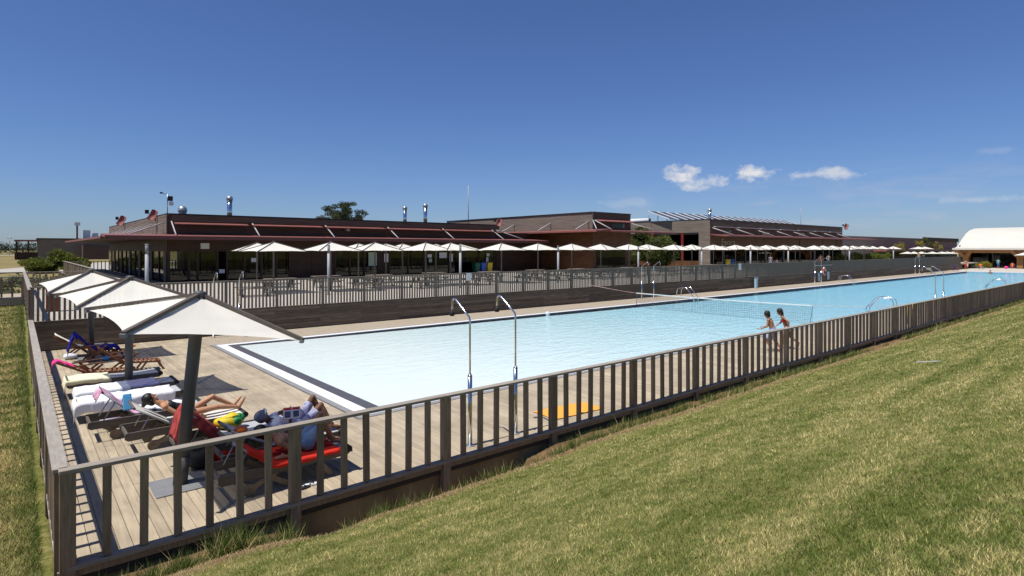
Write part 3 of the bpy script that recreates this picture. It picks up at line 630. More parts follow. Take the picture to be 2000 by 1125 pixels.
def make_umbrella(loc, label, lean=(0,0), a=1.15, top=2.83, eave=2.36, mr=.05, rz=0, matm=None, ribw=.06, plate=True, group=None, sleeve=False, n=8, tilt=(0,0), turn=0):
    root = empty('pool_umbrella', loc, rz, label, 'umbrella', group); mm = matm or m_grey
    T = Matrix.Rotation(lean[0], 4, 'Y') @ Matrix.Rotation(-lean[1], 4, 'X')
    C = T @ Matrix.Translation((0,0,top)) @ Matrix.Rotation(tilt[0], 4, 'Y') @ Matrix.Rotation(-tilt[1], 4, 'X') @ Matrix.Rotation(turn, 4, 'Z') @ Matrix.Translation((0,0,-top))
    canopy_mesh(a, top, eave, n=n, T=C).build('canopy', m_canopy, root); rh = .045 if ribw > .05 else .035
    for sx, sy in ((-1,-1),(1,-1),(1,1),(-1,1)):
        m = MB(); m.beam(C @ Vector((0,0,top+.004+rh*.5)), C @ Vector((sx*a*1.02, sy*a*1.02, eave-.004+rh*.5)), ribw, rh); rb = m.build('rib', m_ribw if ribw > .05 else mm, root)
        if ribw > .05:
            m = MB(); q = C @ Vector((sx*a*1.0, sy*a*1.0, eave-.005)); m.beam(q, q+Vector((sx*.03, sy*.03, -.01)), .075, .05); m.build('rib_end_bracket', m_plate, rb)
    m = MB(); m.tube([(0,0,.012), T @ Vector((0,0,top-.02))], [mr*.95, mr], 16); m.build('mast', mm, root)
    m = MB(); m.tube([T @ Vector((0,0,top-.01)), T @ Vector((0,0,top+.055)), T @ Vector((0,0,top+.075))], [.09,.09,.03] if ribw > .05 else [.04,.04,.015], 10); m.build('cap', mm, root)
    if sleeve:
        m = MB(); m.tube([T @ Vector((0,0,.012)), T @ Vector((0,0,.42))], mr*1.07, 16); m.build('mast_sleeve', m_grey, root)
    if plate:
        m = MB(); s_ = .36 if sleeve else .3; m.box(-s_, s_, -s_, s_, 0, .012); m.build('base_plate', m_plate, root)
    return root
make_umbrella((1.48, 1.74, .003), 'nearest large off-white square umbrella with thick leaning mast at the deck corner', (R(5.0), R(-2.0)), 1.13, 2.81, 2.36, .092, sleeve=True, ribw=.062, n=22, tilt=(R(3.5), R(-.5)), turn=R(5))
make_umbrella((1.66, 8.38, .003), 'large off-white square umbrella, middle one of the three on the sunbathing deck', (R(.6), R(-.3)), 1.20, 2.79, 2.31, .088, sleeve=True, ribw=.062, n=18, tilt=(0, R(-2.5)), turn=R(5.5))
make_umbrella((1.46, 14.85, .003), 'large off-white square umbrella, farthest of the three on the sunbathing deck', (R(-.3), R(-.5)), 1.20, 2.78, 2.30, .088, sleeve=True, ribw=.062, n=18, tilt=(0, R(-4.5)), turn=R(4))
FX = [10.7,13.9,17.0,20.6,22.7,27.0,31.1,34.9,38.4,42.2,45.3,49.5,53.0,56.6,61.0,65.1,69.0,73.2,77.3,82.0,85.8,89.4,92.8,96.0,101.7]
u0 = None
for i, x in enumerate(FX):
    lab = 'white terrace umbrella behind the balustrade, %s from the left in the front row' % ORD[i]; z = 1.01 + (.0016*x); rz = R(random.choice((-9,-4,0,3,8,12)))
    if u0 is None: u0 = make_umbrella((x, 25.5+random.uniform(-.3,.3), UP), lab, rz=rz, ribw=.045, mr=.05, group='front row of terrace umbrellas', top=2.88, eave=2.36, a=1.33, matm=mk('brown_grey_mast', (.10,.09,.08), .6, .15)); uk = None
    else:
        if uk is None: uk = kids_of(u0)
        copy_thing(u0, uk, (x, 25.5+random.uniform(-.3,.3), UP + .0012*x), rz, lab, 'umbrella', 'front row of terrace umbrellas')
BX = [11.4,18.4,20.6,22.0,25.0,27.4,58,67,76,85,93,100,107]
for i, x in enumerate(BX):
    copy_thing(u0, uk, (x, 31 if i < 6 else 30.2, UP), R(random.choice((-8,0,6,11))), 'white terrace umbrella half hidden behind the front row, %s from the left at the back' % ORD[i], 'umbrella', 'back row of terrace umbrellas')
for i, (x, y) in enumerate(((109,28),(113,28),(117.4,28),(123.4,28),(138.6,28),(142.7,28))):
    copy_thing(u0, uk, (x, y, UP+.1), R(i*7), 'white umbrella at the far terrace end, %s of six from the left' % ORD[i], 'umbrella', 'far terrace umbrellas')
for i, (x, y) in enumerate(((154,34),(155.2,33.1),(156.5,32),(158.3,30.4),(160,29),(161,28.2),(162.1,27.2))):
    copy_thing(u0, uk, (x, y, .02), R(i*9), 'low distant white umbrella left of the pavilion, %s from the left' % ORD[i], 'umbrella', 'low umbrellas left of the pavilion')
copy_thing(u0, uk, (133.5, 11.0, .0), R(5), 'white umbrella standing in front of the pavilion glass at the right edge', 'umbrella')

# ---------------------------------------------------------------- loungers
def make_lounger(x, y, label, raise_=0, sling=None, L=1.9, rz=0, hinge=.72):
    root = empty('sun_lounger', (x, y, 0), rz, label, 'sun lounger', 'sun loungers on the deck'); sl = sling or m_sling; W = .33; z = .33
    for s_ in (-1, 1):
        m = MB(); yy = s_*W
        # rail with rounded ends
        pr_ = [(0,z-.05),(0,z+.03),(.03,z+.055),(L-.03,z+.055),(L,z+.03),(L,z-.02),(L-.04,z-.055),(.05,z-.085)]
        n = len(pr_); m.v = [(a,yy-.016,c) for a,c in pr_]+[(a,yy+.016,c) for a,c in pr_]; m.f = [(i,(i+1)%n,n+(i+1)%n,n+i) for i in range(n)]+[tuple(range(n))[::-1],tuple(range(n,2*n))]; m.sm=[False]*len(m.f)
        m.build('side_rail', m_lfr, root)
        m = MB(); m.beam((.88,yy-s_*.03,z-.02), (.42,yy-s_*.03,.10), .026, .075, (1,0,0)); m.build('leg', m_lfr2, root)
        m = MB(); m.beam((.55,yy-s_*.056,z-.02), (.98,yy-s_*.056,.03), .026, .075, (1,0,0)); m.build('leg', m_lfr2, root)
        m = MB(); m.beam((1.38,yy-s_*.03,z-.02), (1.62,yy-s_*.03,.01), .026, .075, (1,0,0)); m.build('leg', m_lfr2, root)
        m = MB(); m.tube([(.42,yy-s_*.06,.09),(.42,yy-s_*.02,.09)], .088, 14); m.tube([(.42,yy-s_*.07,.09),(.42,yy-s_*.0,.09)], .02, 8); m.build('wheel', m_lfr2, root)
    m = MB(); m.box(.02,.06,-W+.02,W-.02,z-.03,z+.03); m.build('crossbar', m_lfr, root); m = MB(); m.box(hinge+.02,hinge+.05,-W+.02,W-.02,z-.02,z+.02); m.build('crossbar', m_lfr, root)
    m = MB(); m.tube([(L-.01,-W-.02,z+.03),(L-.01,W+.02,z+.03)], .052, 12); m.build('foot_roller', m_blk, root)
    m = MB()
    for i in range(8):
        a0, a1 = hinge+(L-.02-hinge)*i/8, hinge+(L-.02-hinge)*(i+1)/8; f = lambda q: z+.062-.03*math.sin(math.pi*(q-hinge)/(L-hinge))
        m.poly([(a0,-W+.02,f(a0)),(a1,-W+.02,f(a1)),(a1,W-.02,f(a1)),(a0,W-.02,f(a0))], True)
    m.build('sling', sl, root)
    ca, sa = math.cos(R(raise_)), math.sin(R(raise_)); bl = hinge-.02
    tip = Vector((hinge-bl*ca, 0, z+.055+bl*sa)); base = Vector((hinge,0,z+.055))
    bk = MB(); bk.poly([base+Vector((0,-W+.04,0)), base+Vector((0,W-.04,0)), tip+Vector((0,W-.04,0)), tip+Vector((0,-W+.04,0))]); bo = bk.build('backrest', sl, root)
    for s_ in (-1,1):
        m = MB(); m.tube([base+Vector((0,s_*(W-.04),0)), tip+Vector((0,s_*(W-.04),0))], .016, 8); m.build('backrest_rod', m_ltgrey, bo)
        if raise_ > 15:
            m = MB(); m.tube([base.lerp(tip,.6)+Vector((0,s_*(W-.05),0)), Vector((hinge-.50,s_*(W-.05),z))], .012, 6); m.build('prop', m_steel, bo)
    m = MB(); m.tube([tip+Vector((0,-W+.02,0)), tip+Vector((0,W-.02,0))], .022, 8); m.build('backrest_rod', m_lfr, bo)
    root['_tip'] = list(tip); return root
def drape(name, mat, root_loc, path, w, over, label, cat='towel', seed=0, rz=0, amp=.012, n=26, group=None):
    # cloth following a path of (x,z), hanging over both long sides
    pts = [Vector((p[0],0,p[1])) for p in path]; ln = [0]
    for a, c in zip(pts, pts[1:]): ln.append(ln[-1]+(c-a).length)
    m = MB(); mm = 18
    def at(sv):
        for i in range(len(ln)-1):
            if sv <= ln[i+1]+1e-6:
                return pts[i].lerp(pts[i+1], (sv-ln[i])/(ln[i+1]-ln[i]))
        return pts[-1]
    tot = w + over[0] + over[1]
    for i in range(n+1):
        p = at(ln[-1]*i/n)
        for j in range(mm+1):
            sv = -w/2-over[0] + tot*j/mm
            yy = max(-w/2, min(w/2, sv)); dz = -max(0, abs(sv)-w/2)
            wr = amp*mnoise.noise((p.x*5+seed, sv*6, seed)) + amp*.6*mnoise.noise((p.x*13+seed, sv*13, seed))
            side = 0 if dz == 0 else (1 if sv > 0 else -1)
            off = .012*side + (amp*2.2*mnoise.noise((p.x*9+seed, seed, 2)) * min(1, -dz*9) if side else 0)
            m.v.append((p.x + (.03*mnoise.noise((seed, sv*4, 1)) if i in (0,n) else 0), yy+off, p.z+.012+wr+dz*(1+.25*mnoise.noise((p.x*3+seed, 7, seed)))))
    for i in range(n):
        for j in range(mm): m.f.append((i*(mm+1)+j, (i+1)*(mm+1)+j, (i+1)*(mm+1)+j+1, i*(mm+1)+j+1)); m.sm.append(True)
    o = m.build(name, mat); o.location = root_loc; o.rotation_euler = (0,0,rz); sol = o.modifiers.new('solid','SOLIDIFY'); sol.thickness = .008
    return tag(o, label, cat, group)
Z0 = .39
LJ = make_lounger(1.72, .92, 'nearest sun lounger with a red towel on it, beside the big umbrella mast', 38)
LI = make_lounger(1.98, 1.78, 'second nearest sun lounger, with the person in a grey cap', 30)
LH = make_lounger(1.55, 2.78, 'sun lounger with a faded red towel over its backrest and a yellow bag', 42)
LG = make_lounger(1.02, 3.98, 'sun lounger with the sunbathing woman in a black swimsuit', 34, m_wsling, L=1.93)
LF = make_lounger(.60, 5.15, 'sun lounger with a magenta patterned towel over its raised backrest', 45)
LE = make_lounger(.55, 6.75, 'flat sun lounger under the bright white towel', 0)
LD = make_lounger(.62, 7.85, 'flat sun lounger covered by a white and lavender towel', 0)
LC = make_lounger(.52, 9.25, 'flat sun lounger with a pale yellow towel at its head', 4)
drape('towel', t_red, (1.72,.92,0), [(.36,.70),(.60,.50),(.74,Z0+.01),(1.2,Z0+.004),(1.74,Z0+.01)], .73, (.07,.03), 'red towel spread on the nearest sun lounger', seed=3, amp=.014)
drape('towel', t_fadred, (1.55,2.78,0), [(.02,.40),(.10,.72),(.20,.88),(.34,.78),(.52,.60),(.70,.42)], .60, (.22,.05), 'faded red towel hanging over a raised lounger backrest', seed=8, amp=.02)
drape('towel', t_magenta, (.60,5.15,0), [(.12,.72),(.20,.90),(.34,.80),(.52,.60),(.70,.42),(.95,.40)], .56, (.02,.02), 'white and magenta patterned towel on a raised backrest', seed=5)
drape('towel', t_white, (.55,6.75,0), [(-.06,.20),(-.03,.39),(.2,Z0+.014),(1.0,Z0+.012),(1.72,Z0+.014)], .73, (.24,.08), 'bright white towel covering a flat lounger, hanging over its side', seed=1, amp=.018)
drape('towel', t_white, (.62,7.85,0), [(-.05,.24),(-.02,.40),(.3,Z0+.014),(.98,Z0+.012)], .73, (.20,.08), 'white towel on the head half of a flat lounger', seed=2, amp=.018)
drape('towel', t_lav, (.62,7.85,0), [(.95,Z0+.012),(1.2,Z0+.004),(1.52,Z0+.012)], .73, (.05,.04), 'lavender towel on the foot half of a flat lounger', seed=12, amp=.018)
drape('towel', t_yell, (.52,9.25,0), [(-.06,.22),(-.02,.42),(.3,.43),(.85,Z0+.012)], .73, (.10,.05), 'pale yellow towel at the head of a flat lounger', seed=6, amp=.016)
drape('towel', t_cyan, (1.16,4.42,0), [(.02,.58),(.06,.72),(.10,.86),(.16,.74)], .11, (.01,.01), 'small bright blue towel behind the woman\'s lounger', seed=9, rz=R(90))
drape('towel', t_white, (.74,5.15,0), [(.62,.47),(.9,.42),(1.1,.41)], .42, (.02,.02), 'crumpled white cloth on the lounger behind the woman', seed=4, amp=.05)
# orange towel lying on the deck
m = MB(); n = 20
for i in range(n+1):
    for j in range(13):
        u, v = i/n, j/12; m.v.append((u*1.42, v*.74*(1-.1*u), .012+abs(.05*mnoise.noise((u*5,v*4,2)))*math.sin(math.pi*u)**.5+.02*mnoise.noise((u*9,v*9,5))**2))
for i in range(n):
    for j in range(12): m.f.append((i*13+j,(i+1)*13+j,(i+1)*13+j+1,i*13+j+1)); m.sm.append(True)
o = m.build('towel', t_orange); o.location = (8.0,.42,.004); o.rotation_euler = (0,0,R(-4)); tag(o, 'orange towel lying on the deck boards behind the railing', 'towel')

# teak folding chairs
def teak_chair(x, y, label, rz=0, back=30, arms=True):
    root = empty('teak_deck_chair', (x, y, 0), rz, label, 'deck chair', 'teak deck chairs'); W = .28
    ca, sa = math.cos(R(back)), math.sin(R(back))
    for s_ in (-1,1):
        yy = s_*W
        for nm, a, c in (('leg', (.35,yy,.02), (.95,yy,.50)), ('leg', (.98,yy-s_*.03,.02), (.45,yy-s_*.03,.52)), ('seat_rail', (.55,yy-s_*.03,.30),(1.55,yy-s_*.03,.24)), ('back_rail', (.62,yy-s_*.03,.30),(.62-.72*ca,yy-s_*.03,.30+.72*sa)), ('leg', (1.50,yy,.26),(1.62,yy,.01)), ('leg', (1.2,yy,.26),(1.02,yy,.01))):
            m = MB(); m.beam(a, c, .024, .05, (0,0,1)); m.build(nm, m_teak, root)
        if arms: m = MB(); m.beam((.30,yy+s_*.03,.50),(.98,yy+s_*.03,.55), .055, .022); m.build('armrest', m_teak, root)
    for k in range(9):
        a = .66+k*.105; m = MB(); m.box(a, a+.06, -W+.05, W-.05, .30-.06*(a-.6)+.012, .30-.06*(a-.6)+.026); m.build('slat', m_teak, root)
    for k in range(7):
        q = .06+k*.095; p = Vector((.62-q*ca, 0, .30+q*sa)); p2 = Vector((.62-(q+.06)*ca, 0, .30+(q+.06)*sa)); m = MB(); m.beam(p, p2, W*2-.1, .014, (sa,0,ca)); m.build('slat', m_teak, root)
    return root
teak_chair(.42, 10.75, 'teak deck chair with a pink towel over its headrest', R(-3), 28)
teak_chair(1.28, 11.75, 'teak deck chair with raised arms standing behind the middle umbrella mast', R(-2), 40)
teak_chair(.52, 15.55, 'teak deck chair with a pale cushion, against the dark plank wall', R(0), 34)
teak_chair(.86, 14.35, 'teak deck chair with navy blue towels thrown over it', R(-4), 48)
drape('towel', t_pink, (.42,10.75,0), [(-.12,.34),(-.10,.60),(-.02,.67),(.20,.56),(.36,.47)], .30, (.04,.02), 'pink towel hung over the headrest of a teak chair', seed=21, amp=.03)
drape('towel', t_blue, (.86,14.35,0), [(-.05,.36),(.04,.70),(.13,.92),(.26,.78),(.5,.50),(.7,.40)], .46, (.14,.05), 'navy blue towel draped high over a teak chair back', seed=22, amp=.05)
drape('towel', t_blue, (.86,14.35,0), [(.74,.40),(1.1,.46),(1.25,.40),(1.36,.18),(1.40,.08)], .44, (.10,.04), 'navy blue towel hanging off the foot of a teak chair', seed=25, amp=.05)
drape('cushion', m_cush, (.52,15.55,0), [(.05,.78),(.40,.52),(.64,.36),(1.1,.34),(1.6,.31)], .46, (.01,.01), 'pale blue and cream cushion on the teak chair by the wall', 'cushion', seed=26, amp=.01)
def lump(name, mat, loc, r, label, cat, seed=0, amp=.25, parts=()):
    m = MB(); m.ball((0,0,r[2]), r, 20, 14)
    m.v = [tuple(Vector(v)*(1+amp*mnoise.noise(Vector(v)*5+Vector((seed,0,0))))) for v in m.v]
    if parts:
        root = empty(name, loc, 0, label, cat); m.build('body', mat, root)
        for nm, mt, mb_ in parts: mb_.build(nm, mt, root)
        return root
    o = m.build(name, mat); o.location = loc; return tag(o, label, cat)
gp = MB(); gp.ball((.08,-.055,.125), (.10,.12,.085), 12, 8); gp2 = MB(); gp2.ball((.165,.03,.14), (.085,.11,.085), 12, 8); sp_ = MB(); sp_.tube([(-.24,0,.12),(-.1,-.1,.20),(.1,-.1,.22),(.2,0,.2)], .008, 6)
lump('drawstring_bag', m_bag, (2.46,2.85,.385), (.24,.17,.12), 'yellow and green drawstring bag lying on a lounger', 'bag', 3, .3, (('green_print', m_bagg, gp), ('green_print', m_bagg, gp2), ('cord', m_blk, sp_)))
hp = MB(); hp.tube([(-.1,0,.30),(-.06,0,.37),(.06,0,.37),(.1,0,.30)], .012, 6)
lump('backpack', m_blk, (1.86,2.25,.0), (.20,.15,.16), 'black backpack on the deck behind the nearest umbrella mast', 'bag', 5, .2, (('handle', m_blk, hp),))
lump('cloth_bundle', m_or, (2.75,16.6,.0), (.16,.10,.05), 'small orange bundle on the deck near the plank wall', 'bundle', 6)
lump('cloth_bundle', t_cyan, (1.75,14.1,.0), (.18,.12,.08), 'light blue bundle on the deck under the teak chair', 'bundle', 7)
lump('cloth_bundle', t_pink, (1.02,10.72,.24), (.09,.07,.04), 'small pink bundle lying on the teak chair seat', 'bundle', 9)
lump('cloth_bundle', mk('lime_plastic', (.22,.48,.02), .5, .1), (1.72,3.9,.12), (.05,.05,.05), 'small lime green ball under the woman\'s lounger', 'ball', 9, .02)
lump('cloth_bundle', t_white, (2.05,4.95,.40), (.20,.14,.06), 'crumpled white shirt on the lounger with the magenta towel', 'clothes', 13, .35)
lump('beach_bag', t_lav, (1.05,5.75,.0), (.20,.13,.13), 'lavender beach bag on the deck beside the magenta towel lounger', 'bag', 15, .25)
lump('cloth_bundle', m_whitecl, (.95,15.1,.0), (.20,.15,.09), 'pale bundle of clothes on the deck by the plank wall', 'clothes', 17, .35)
lump('beach_bag', t_red, (2.2,2.3,.0), (.17,.12,.14), 'red beach bag on the deck between two loungers', 'bag', 19, .25)
for i, (x, y, a) in enumerate(((2.80,.40,8),(2.93,.46,-6))):
    root = empty('flip_flop', (x, y, .003), R(a), ('flip-flop nearer the umbrella, under the nearest lounger', 'flip-flop nearer the pool, under the nearest lounger')[i], 'sandal', 'flip-flops under the nearest lounger')
    m = MB(); nn = 18; pts = [(.13*math.cos(2*math.pi*k/nn), (.045+.012*math.cos(2*math.pi*k/nn))*math.sin(2*math.pi*k/nn)) for k in range(nn)]
    m.v = [(p,q,0) for p,q in pts]+[(p,q,.018) for p,q in pts]; m.f = [(k,(k+1)%nn,nn+(k+1)%nn,nn+k) for k in range(nn)]+[tuple(range(nn,2*nn))]; m.sm=[False]*len(m.f); m.build('sole', m_white if i else m_blk, root)
    m = MB(); m.tube([(-.02,-.045,.015),(.03,-.02,.05),(.07,0,.02)], .007, 6); m.tube([(-.02,.045,.015),(.03,.02,.05),(.07,0,.02)], .007, 6); m.build('strap', m_blk, root)

# ---------------------------------------------------------------- people
def remeshed(mb, name, mat, parent, voxel, smooth=3):
    o = mb.build(name, mat, parent); md = o.modifiers.new('r','REMESH'); md.mode = 'VOXEL'; md.voxel_size = voxel; md.use_smooth_shade = True
    ms_ = o.modifiers.new('s','SMOOTH'); ms_.iterations = smooth; ms_.factor = .5
    bpy.context.view_layer.update()
    me = bpy.data.meshes.new_from_object(o.evaluated_get(bpy.context.evaluated_depsgraph_get())); o.modifiers.clear(); o.data = me; me.name = name
    return o
def hand(m, wr, hd, side, s):
    wr = Vector(wr); hd = Vector(hd); d = (hd-wr).normalized(); sd = Vector(side).normalized(); nrm = d.cross(sd).normalized()
    for k in (-1.2,-.4,.4,1.2): m.cap(wr+sd*k*.012*s, wr+d*.085*s+sd*k*.02*s, .015*s, .014*s, 8)
    for k, L in zip((-1.5,-.5,.5,1.5), (.060,.075,.080,.068)):
        b_ = wr+d*.085*s+sd*k*.018*s; c = b_+d*L*.5*s+nrm*.008*s; e = c+d*L*.45*s+nrm*.022*s
        m.cap(b_, c, .0095*s, .009*s, 7); m.cap(c, e, .009*s, .0075*s, 7)
    b_ = wr+d*.03*s+sd*.03*s; m.cap(b_, b_+d*.035*s+sd*.03*s, .012*s, .010*s, 7); m.cap(b_+d*.035*s+sd*.03*s, b_+d*.065*s+sd*.036*s+nrm*.008*s, .010*s, .008*s, 7)
def human(name, loc, J, mat, label, s=1.0, face=(1,0,0), fat=1.0, voxel=.011, clothes=(), hair=None, hairmat=None, rz=0, child=False, group=None):
    root = empty(name, loc, rz, label, 'person', group); V = {k: Vector(v) for k, v in J.items()}; m = MB(); f = s*fat
    pel, ch, nk, hd = V['pel'], V['chest'], V['neck'], V['head']; fw = Vector(face).normalized(); upv = (hd-nk).normalized()
    fw = (fw-upv*fw.dot(upv)).normalized(); sd = upv.cross(fw)
    acr = (V['shL']-V['shR']).normalized()
    m.cap(V['hipL'], V['hipR'], .095*f, .095*f); m.cap(pel, pel.lerp(ch,.5), .115*f, .10*f, 12); m.cap(pel.lerp(ch,.45)+acr*.03*s, ch+acr*.045*s, .088*f, .10*f, 12); m.cap(pel.lerp(ch,.45)-acr*.03*s, ch-acr*.045*s, .088*f, .10*f, 12)
    m.cap(V['shL'], V['shR'], .058*f, .058*f, 10); m.cap(ch, nk, .10*f, .05*f); m.cap(nk, hd-upv*.03*s, .050*s, .048*s)
    hs = s*(1.08 if child else 1.0)
    m.ball(hd+upv*.018*hs, .088*hs, 14, 10); m.cap(hd-upv*.01*hs+fw*.015*hs, hd-upv*.075*hs+fw*.045*hs, .070*hs, .036*hs); m.cap(hd+fw*.08*hs, hd+fw*.098*hs-upv*.022*hs, .012*hs, .016*hs, 7)
    for q in (-1,1): m.cap(hd+sd*q*.084*hs+upv*.012*hs, hd+sd*q*.086*hs-upv*.025*hs, .014*hs, .010*hs, 7)
    m.cap(hd+fw*.074*hs-upv*.052*hs+sd*.018*hs, hd+fw*.074*hs-upv*.052*hs-sd*.018*hs, .010*hs, .010*hs, 7)
    for S_ in 'LR':
        m.cap(V['sh'+S_], V['el'+S_], .047*f, .037*f); m.cap(V['el'+S_], V['wr'+S_], .037*f, .025*s); hand(m, V['wr'+S_], V['ha'+S_], (V.get('th'+S_) or fw), s)
        m.cap(V['hip'+S_], V['kn'+S_], .082*f, .054*f, 12); k_ = V['kn'+S_].lerp(V['an'+S_], .28); m.cap(V['kn'+S_], k_, .052*f, .054*f); m.cap(k_, V['an'+S_], .054*f, .034*s)
        fd = (V['toe'+S_]-V['an'+S_]); m.cap(V['an'+S_]-fd.normalized()*.025*s, V['an'+S_]+fd*.6, .036*s, .034*s); m.cap(V['an'+S_]+fd*.6, V['toe'+S_], .034*s, .022*s)
    remeshed(m, 'body', mat, root, voxel)
    for q in (-1,1):
        m = MB(); m.ball(hd+fw*.079*hs+sd*q*.030*hs+upv*.012*hs, .010*hs, 8, 6); m.build('eye', m_eye, root)
    for nm, mt, caps in clothes:
        m = MB()
        for a, c, ra, rb in caps:
            pa = V[a] if isinstance(a, str) else Vector(a); pc_ = V[c] if isinstance(c, str) else Vector(c); m.cap(pa, pc_, ra*f, rb*f, 12)
        remeshed(m, nm, mt, root, voxel)
    if hair is not None:
        m = MB(); c = hd+upv*.032*hs-fw*.020*hs; m.ball(c, .106*hs, 14, 10); m.cap(hd-fw*.05*hs+upv*.02*hs, hd-fw*.05*hs-upv*.06*hs, .075*hs, .058*hs)
        for q in (-1,1): m.cap(hd+sd*q*.06*hs-fw*.02*hs+upv*.04*hs, hd+sd*q*.072*hs-fw*.035*hs-upv*.03*hs, .040*hs, .032*hs)
        for a, c2, ra, rb in hair: m.cap(hd+Vector(a), hd+Vector(c2), ra, rb)
        remeshed(m, 'hair', hairmat or m_hair, root, voxel)
    return root
# woman sunbathing
human('person', (1.02,3.98,0), dict(pel=(1.02,0,.50), chest=(.70,0,.66), neck=(.53,.02,.76), head=(.43,.05,.83), shL=(.62,.17,.70), shR=(.62,-.17,.70), elL=(.84,.27,.50), wrL=(1.08,.25,.44), haL=(1.2,.24,.42), elR=(.86,-.27,.52), wrR=(1.12,-.22,.45), haR=(1.24,-.2,.43),
    hipL=(1.06,.09,.49), hipR=(1.06,-.09,.49), knL=(1.45,.10,.69), anL=(1.82,.10,.46), toeL=(1.96,.12,.60), knR=(1.47,-.10,.53), anR=(1.88,-.07,.46), toeR=(1.98,-.07,.62)),
    m_skin_t, 'woman lying on her back sunbathing in a black swimsuit, eyes closed', face=(.55,-.15,.8), voxel=.010,
    clothes=(('swimsuit', m_blackcl, (('hipL','hipR',.103,.103),('pel',(.86,0,.585),.126,.113),((.86,.03,.585),(.72,.045,.655),.098,.107),((.86,-.03,.585),(.72,-.045,.655),.098,.107),((.72,.06,.68),(.72,-.06,.68),.085,.085))),),
    hair=(((-.07,.05,-.02),(-.10,.02,-.10),.06,.04),), hairmat=m_hair)
# person in grey cap reading
human('person', (1.98,1.78,0), dict(pel=(1.25,.0,.51), chest=(.92,.0,.62), neck=(.78,.0,.70), head=(.68,-.03,.76), shL=(.84,.18,.66), shR=(.84,-.17,.64), elL=(1.06,.26,.72), wrL=(1.12,.08,.80), haL=(1.12,-.0,.82), elR=(1.02,-.27,.52), wrR=(1.10,-.12,.66), haR=(1.12,-.05,.72),
    hipL=(1.29,.10,.50), hipR=(1.29,-.09,.50), knL=(1.56,.10,.92), anL=(1.76,.05,.47), toeL=(1.90,.03,.43), knR=(1.62,-.10,.82), anR=(1.78,-.22,.46), toeR=(1.92,-.25,.43)),
    m_skin_b, 'person in grey cap, white shirt and printed shorts reading on a lounger', face=(.8,-.1,.5), fat=1.05,
    clothes=(('shirt', m_whitecl, (('pel',(1.09,0,.565),.126,.114),((1.09,.03,.565),(.93,.05,.63),.100,.112),((1.09,-.03,.565),(.93,-.05,.63),.100,.112),('shL','shR',.070,.070),('shL',(.97,.23,.70),.064,.056),('shR',(.95,-.23,.57),.064,.056))),
             ('shorts', m_print, (('hipL','hipR',.108,.108),('hipL',(1.48,.10,.80),.098,.082),('hipR',(1.51,-.10,.71),.098,.080)))),
    hair=None)
cp = empty('cap', (1.98+.66, 1.75, .80), 0, 'grey cap with white brim on the reading person', 'cap')
m = MB(); m.ball((-.005,0,.005), (.108,.108,.085), 16, 10); m.build('crown', m_cap, cp); m = MB(); m.cap((.07,-.045,.03),(.07,.045,.03),.055,.055,12,flat=((-.5,0,.85),.18)); m.build('brim', m_white, cp)
cp.rotation_euler = (0, R(-28), 0)
bk = empty('book', (3.08,1.60,.80), R(80), 'open book with red and white cover held by the reading person', 'book'); bk.rotation_euler = Vector((-.25,-.88,.40)).to_track_quat('Z','Y').to_euler()
m = MB(); m.box(-.13,-.002,-.09,.09,0,.012); m.box(.002,.13,-.09,.09,0,.012); m.build('pages', m_paper, bk); m = MB(); m.box(-.135,.135,-.095,.095,-.006,-.001); m.build('cover', m_redcl, bk); m = MB(); m.box(-.12,-.01,.05,.085,.0125,.0145); m.box(.01,.12,.05,.085,.0125,.0145); m.build('red_band', m_redcl, bk); m = MB(); m.box(-.11,-.02,-.07,.03,.0125,.0142); m.box(.02,.11,-.07,.03,.0125,.0142); m.build('printed_block', mk('dark_print', (.08,.08,.14), .8, .6, 60), bk)
# man on the red towel
human('person', (1.72,.92,0), dict(pel=(1.28,.0,.52), chest=(.96,-.02,.62), neck=(.80,.0,.71), head=(.70,.02,.79), shL=(.88,.18,.66), shR=(.88,-.19,.63), elL=(1.10,.28,.52), wrL=(1.30,.18,.62), haL=(1.38,.12,.64), elR=(1.10,-.28,.47), wrR=(.92,-.30,.45), haR=(.85,-.28,.45),
    hipL=(1.32,.10,.51), hipR=(1.32,-.10,.51), knL=(1.60,.08,.86), anL=(1.76,.05,.46), toeL=(1.90,.04,.43), knR=(1.56,-.12,.80), anR=(1.74,-.10,.46), toeR=(1.88,-.12,.43)),
    m_skin_m, 'tanned bare-chested man in denim shorts lying on the red towel', face=(.7,.1,.7), fat=1.08,
    clothes=(('shorts', m_denim, (('hipL','hipR',.108,.108),('pel',(1.20,0,.55),.122,.116),('hipL',(1.47,.09,.70),.100,.086),('hipR',(1.45,-.11,.67),.100,.086))),), hair=())
lump('pillow', m_or, (2.30,1.62,.62), (.10,.12,.06), 'orange pillow behind the capped person\'s head', 'pillow', 4, .12)
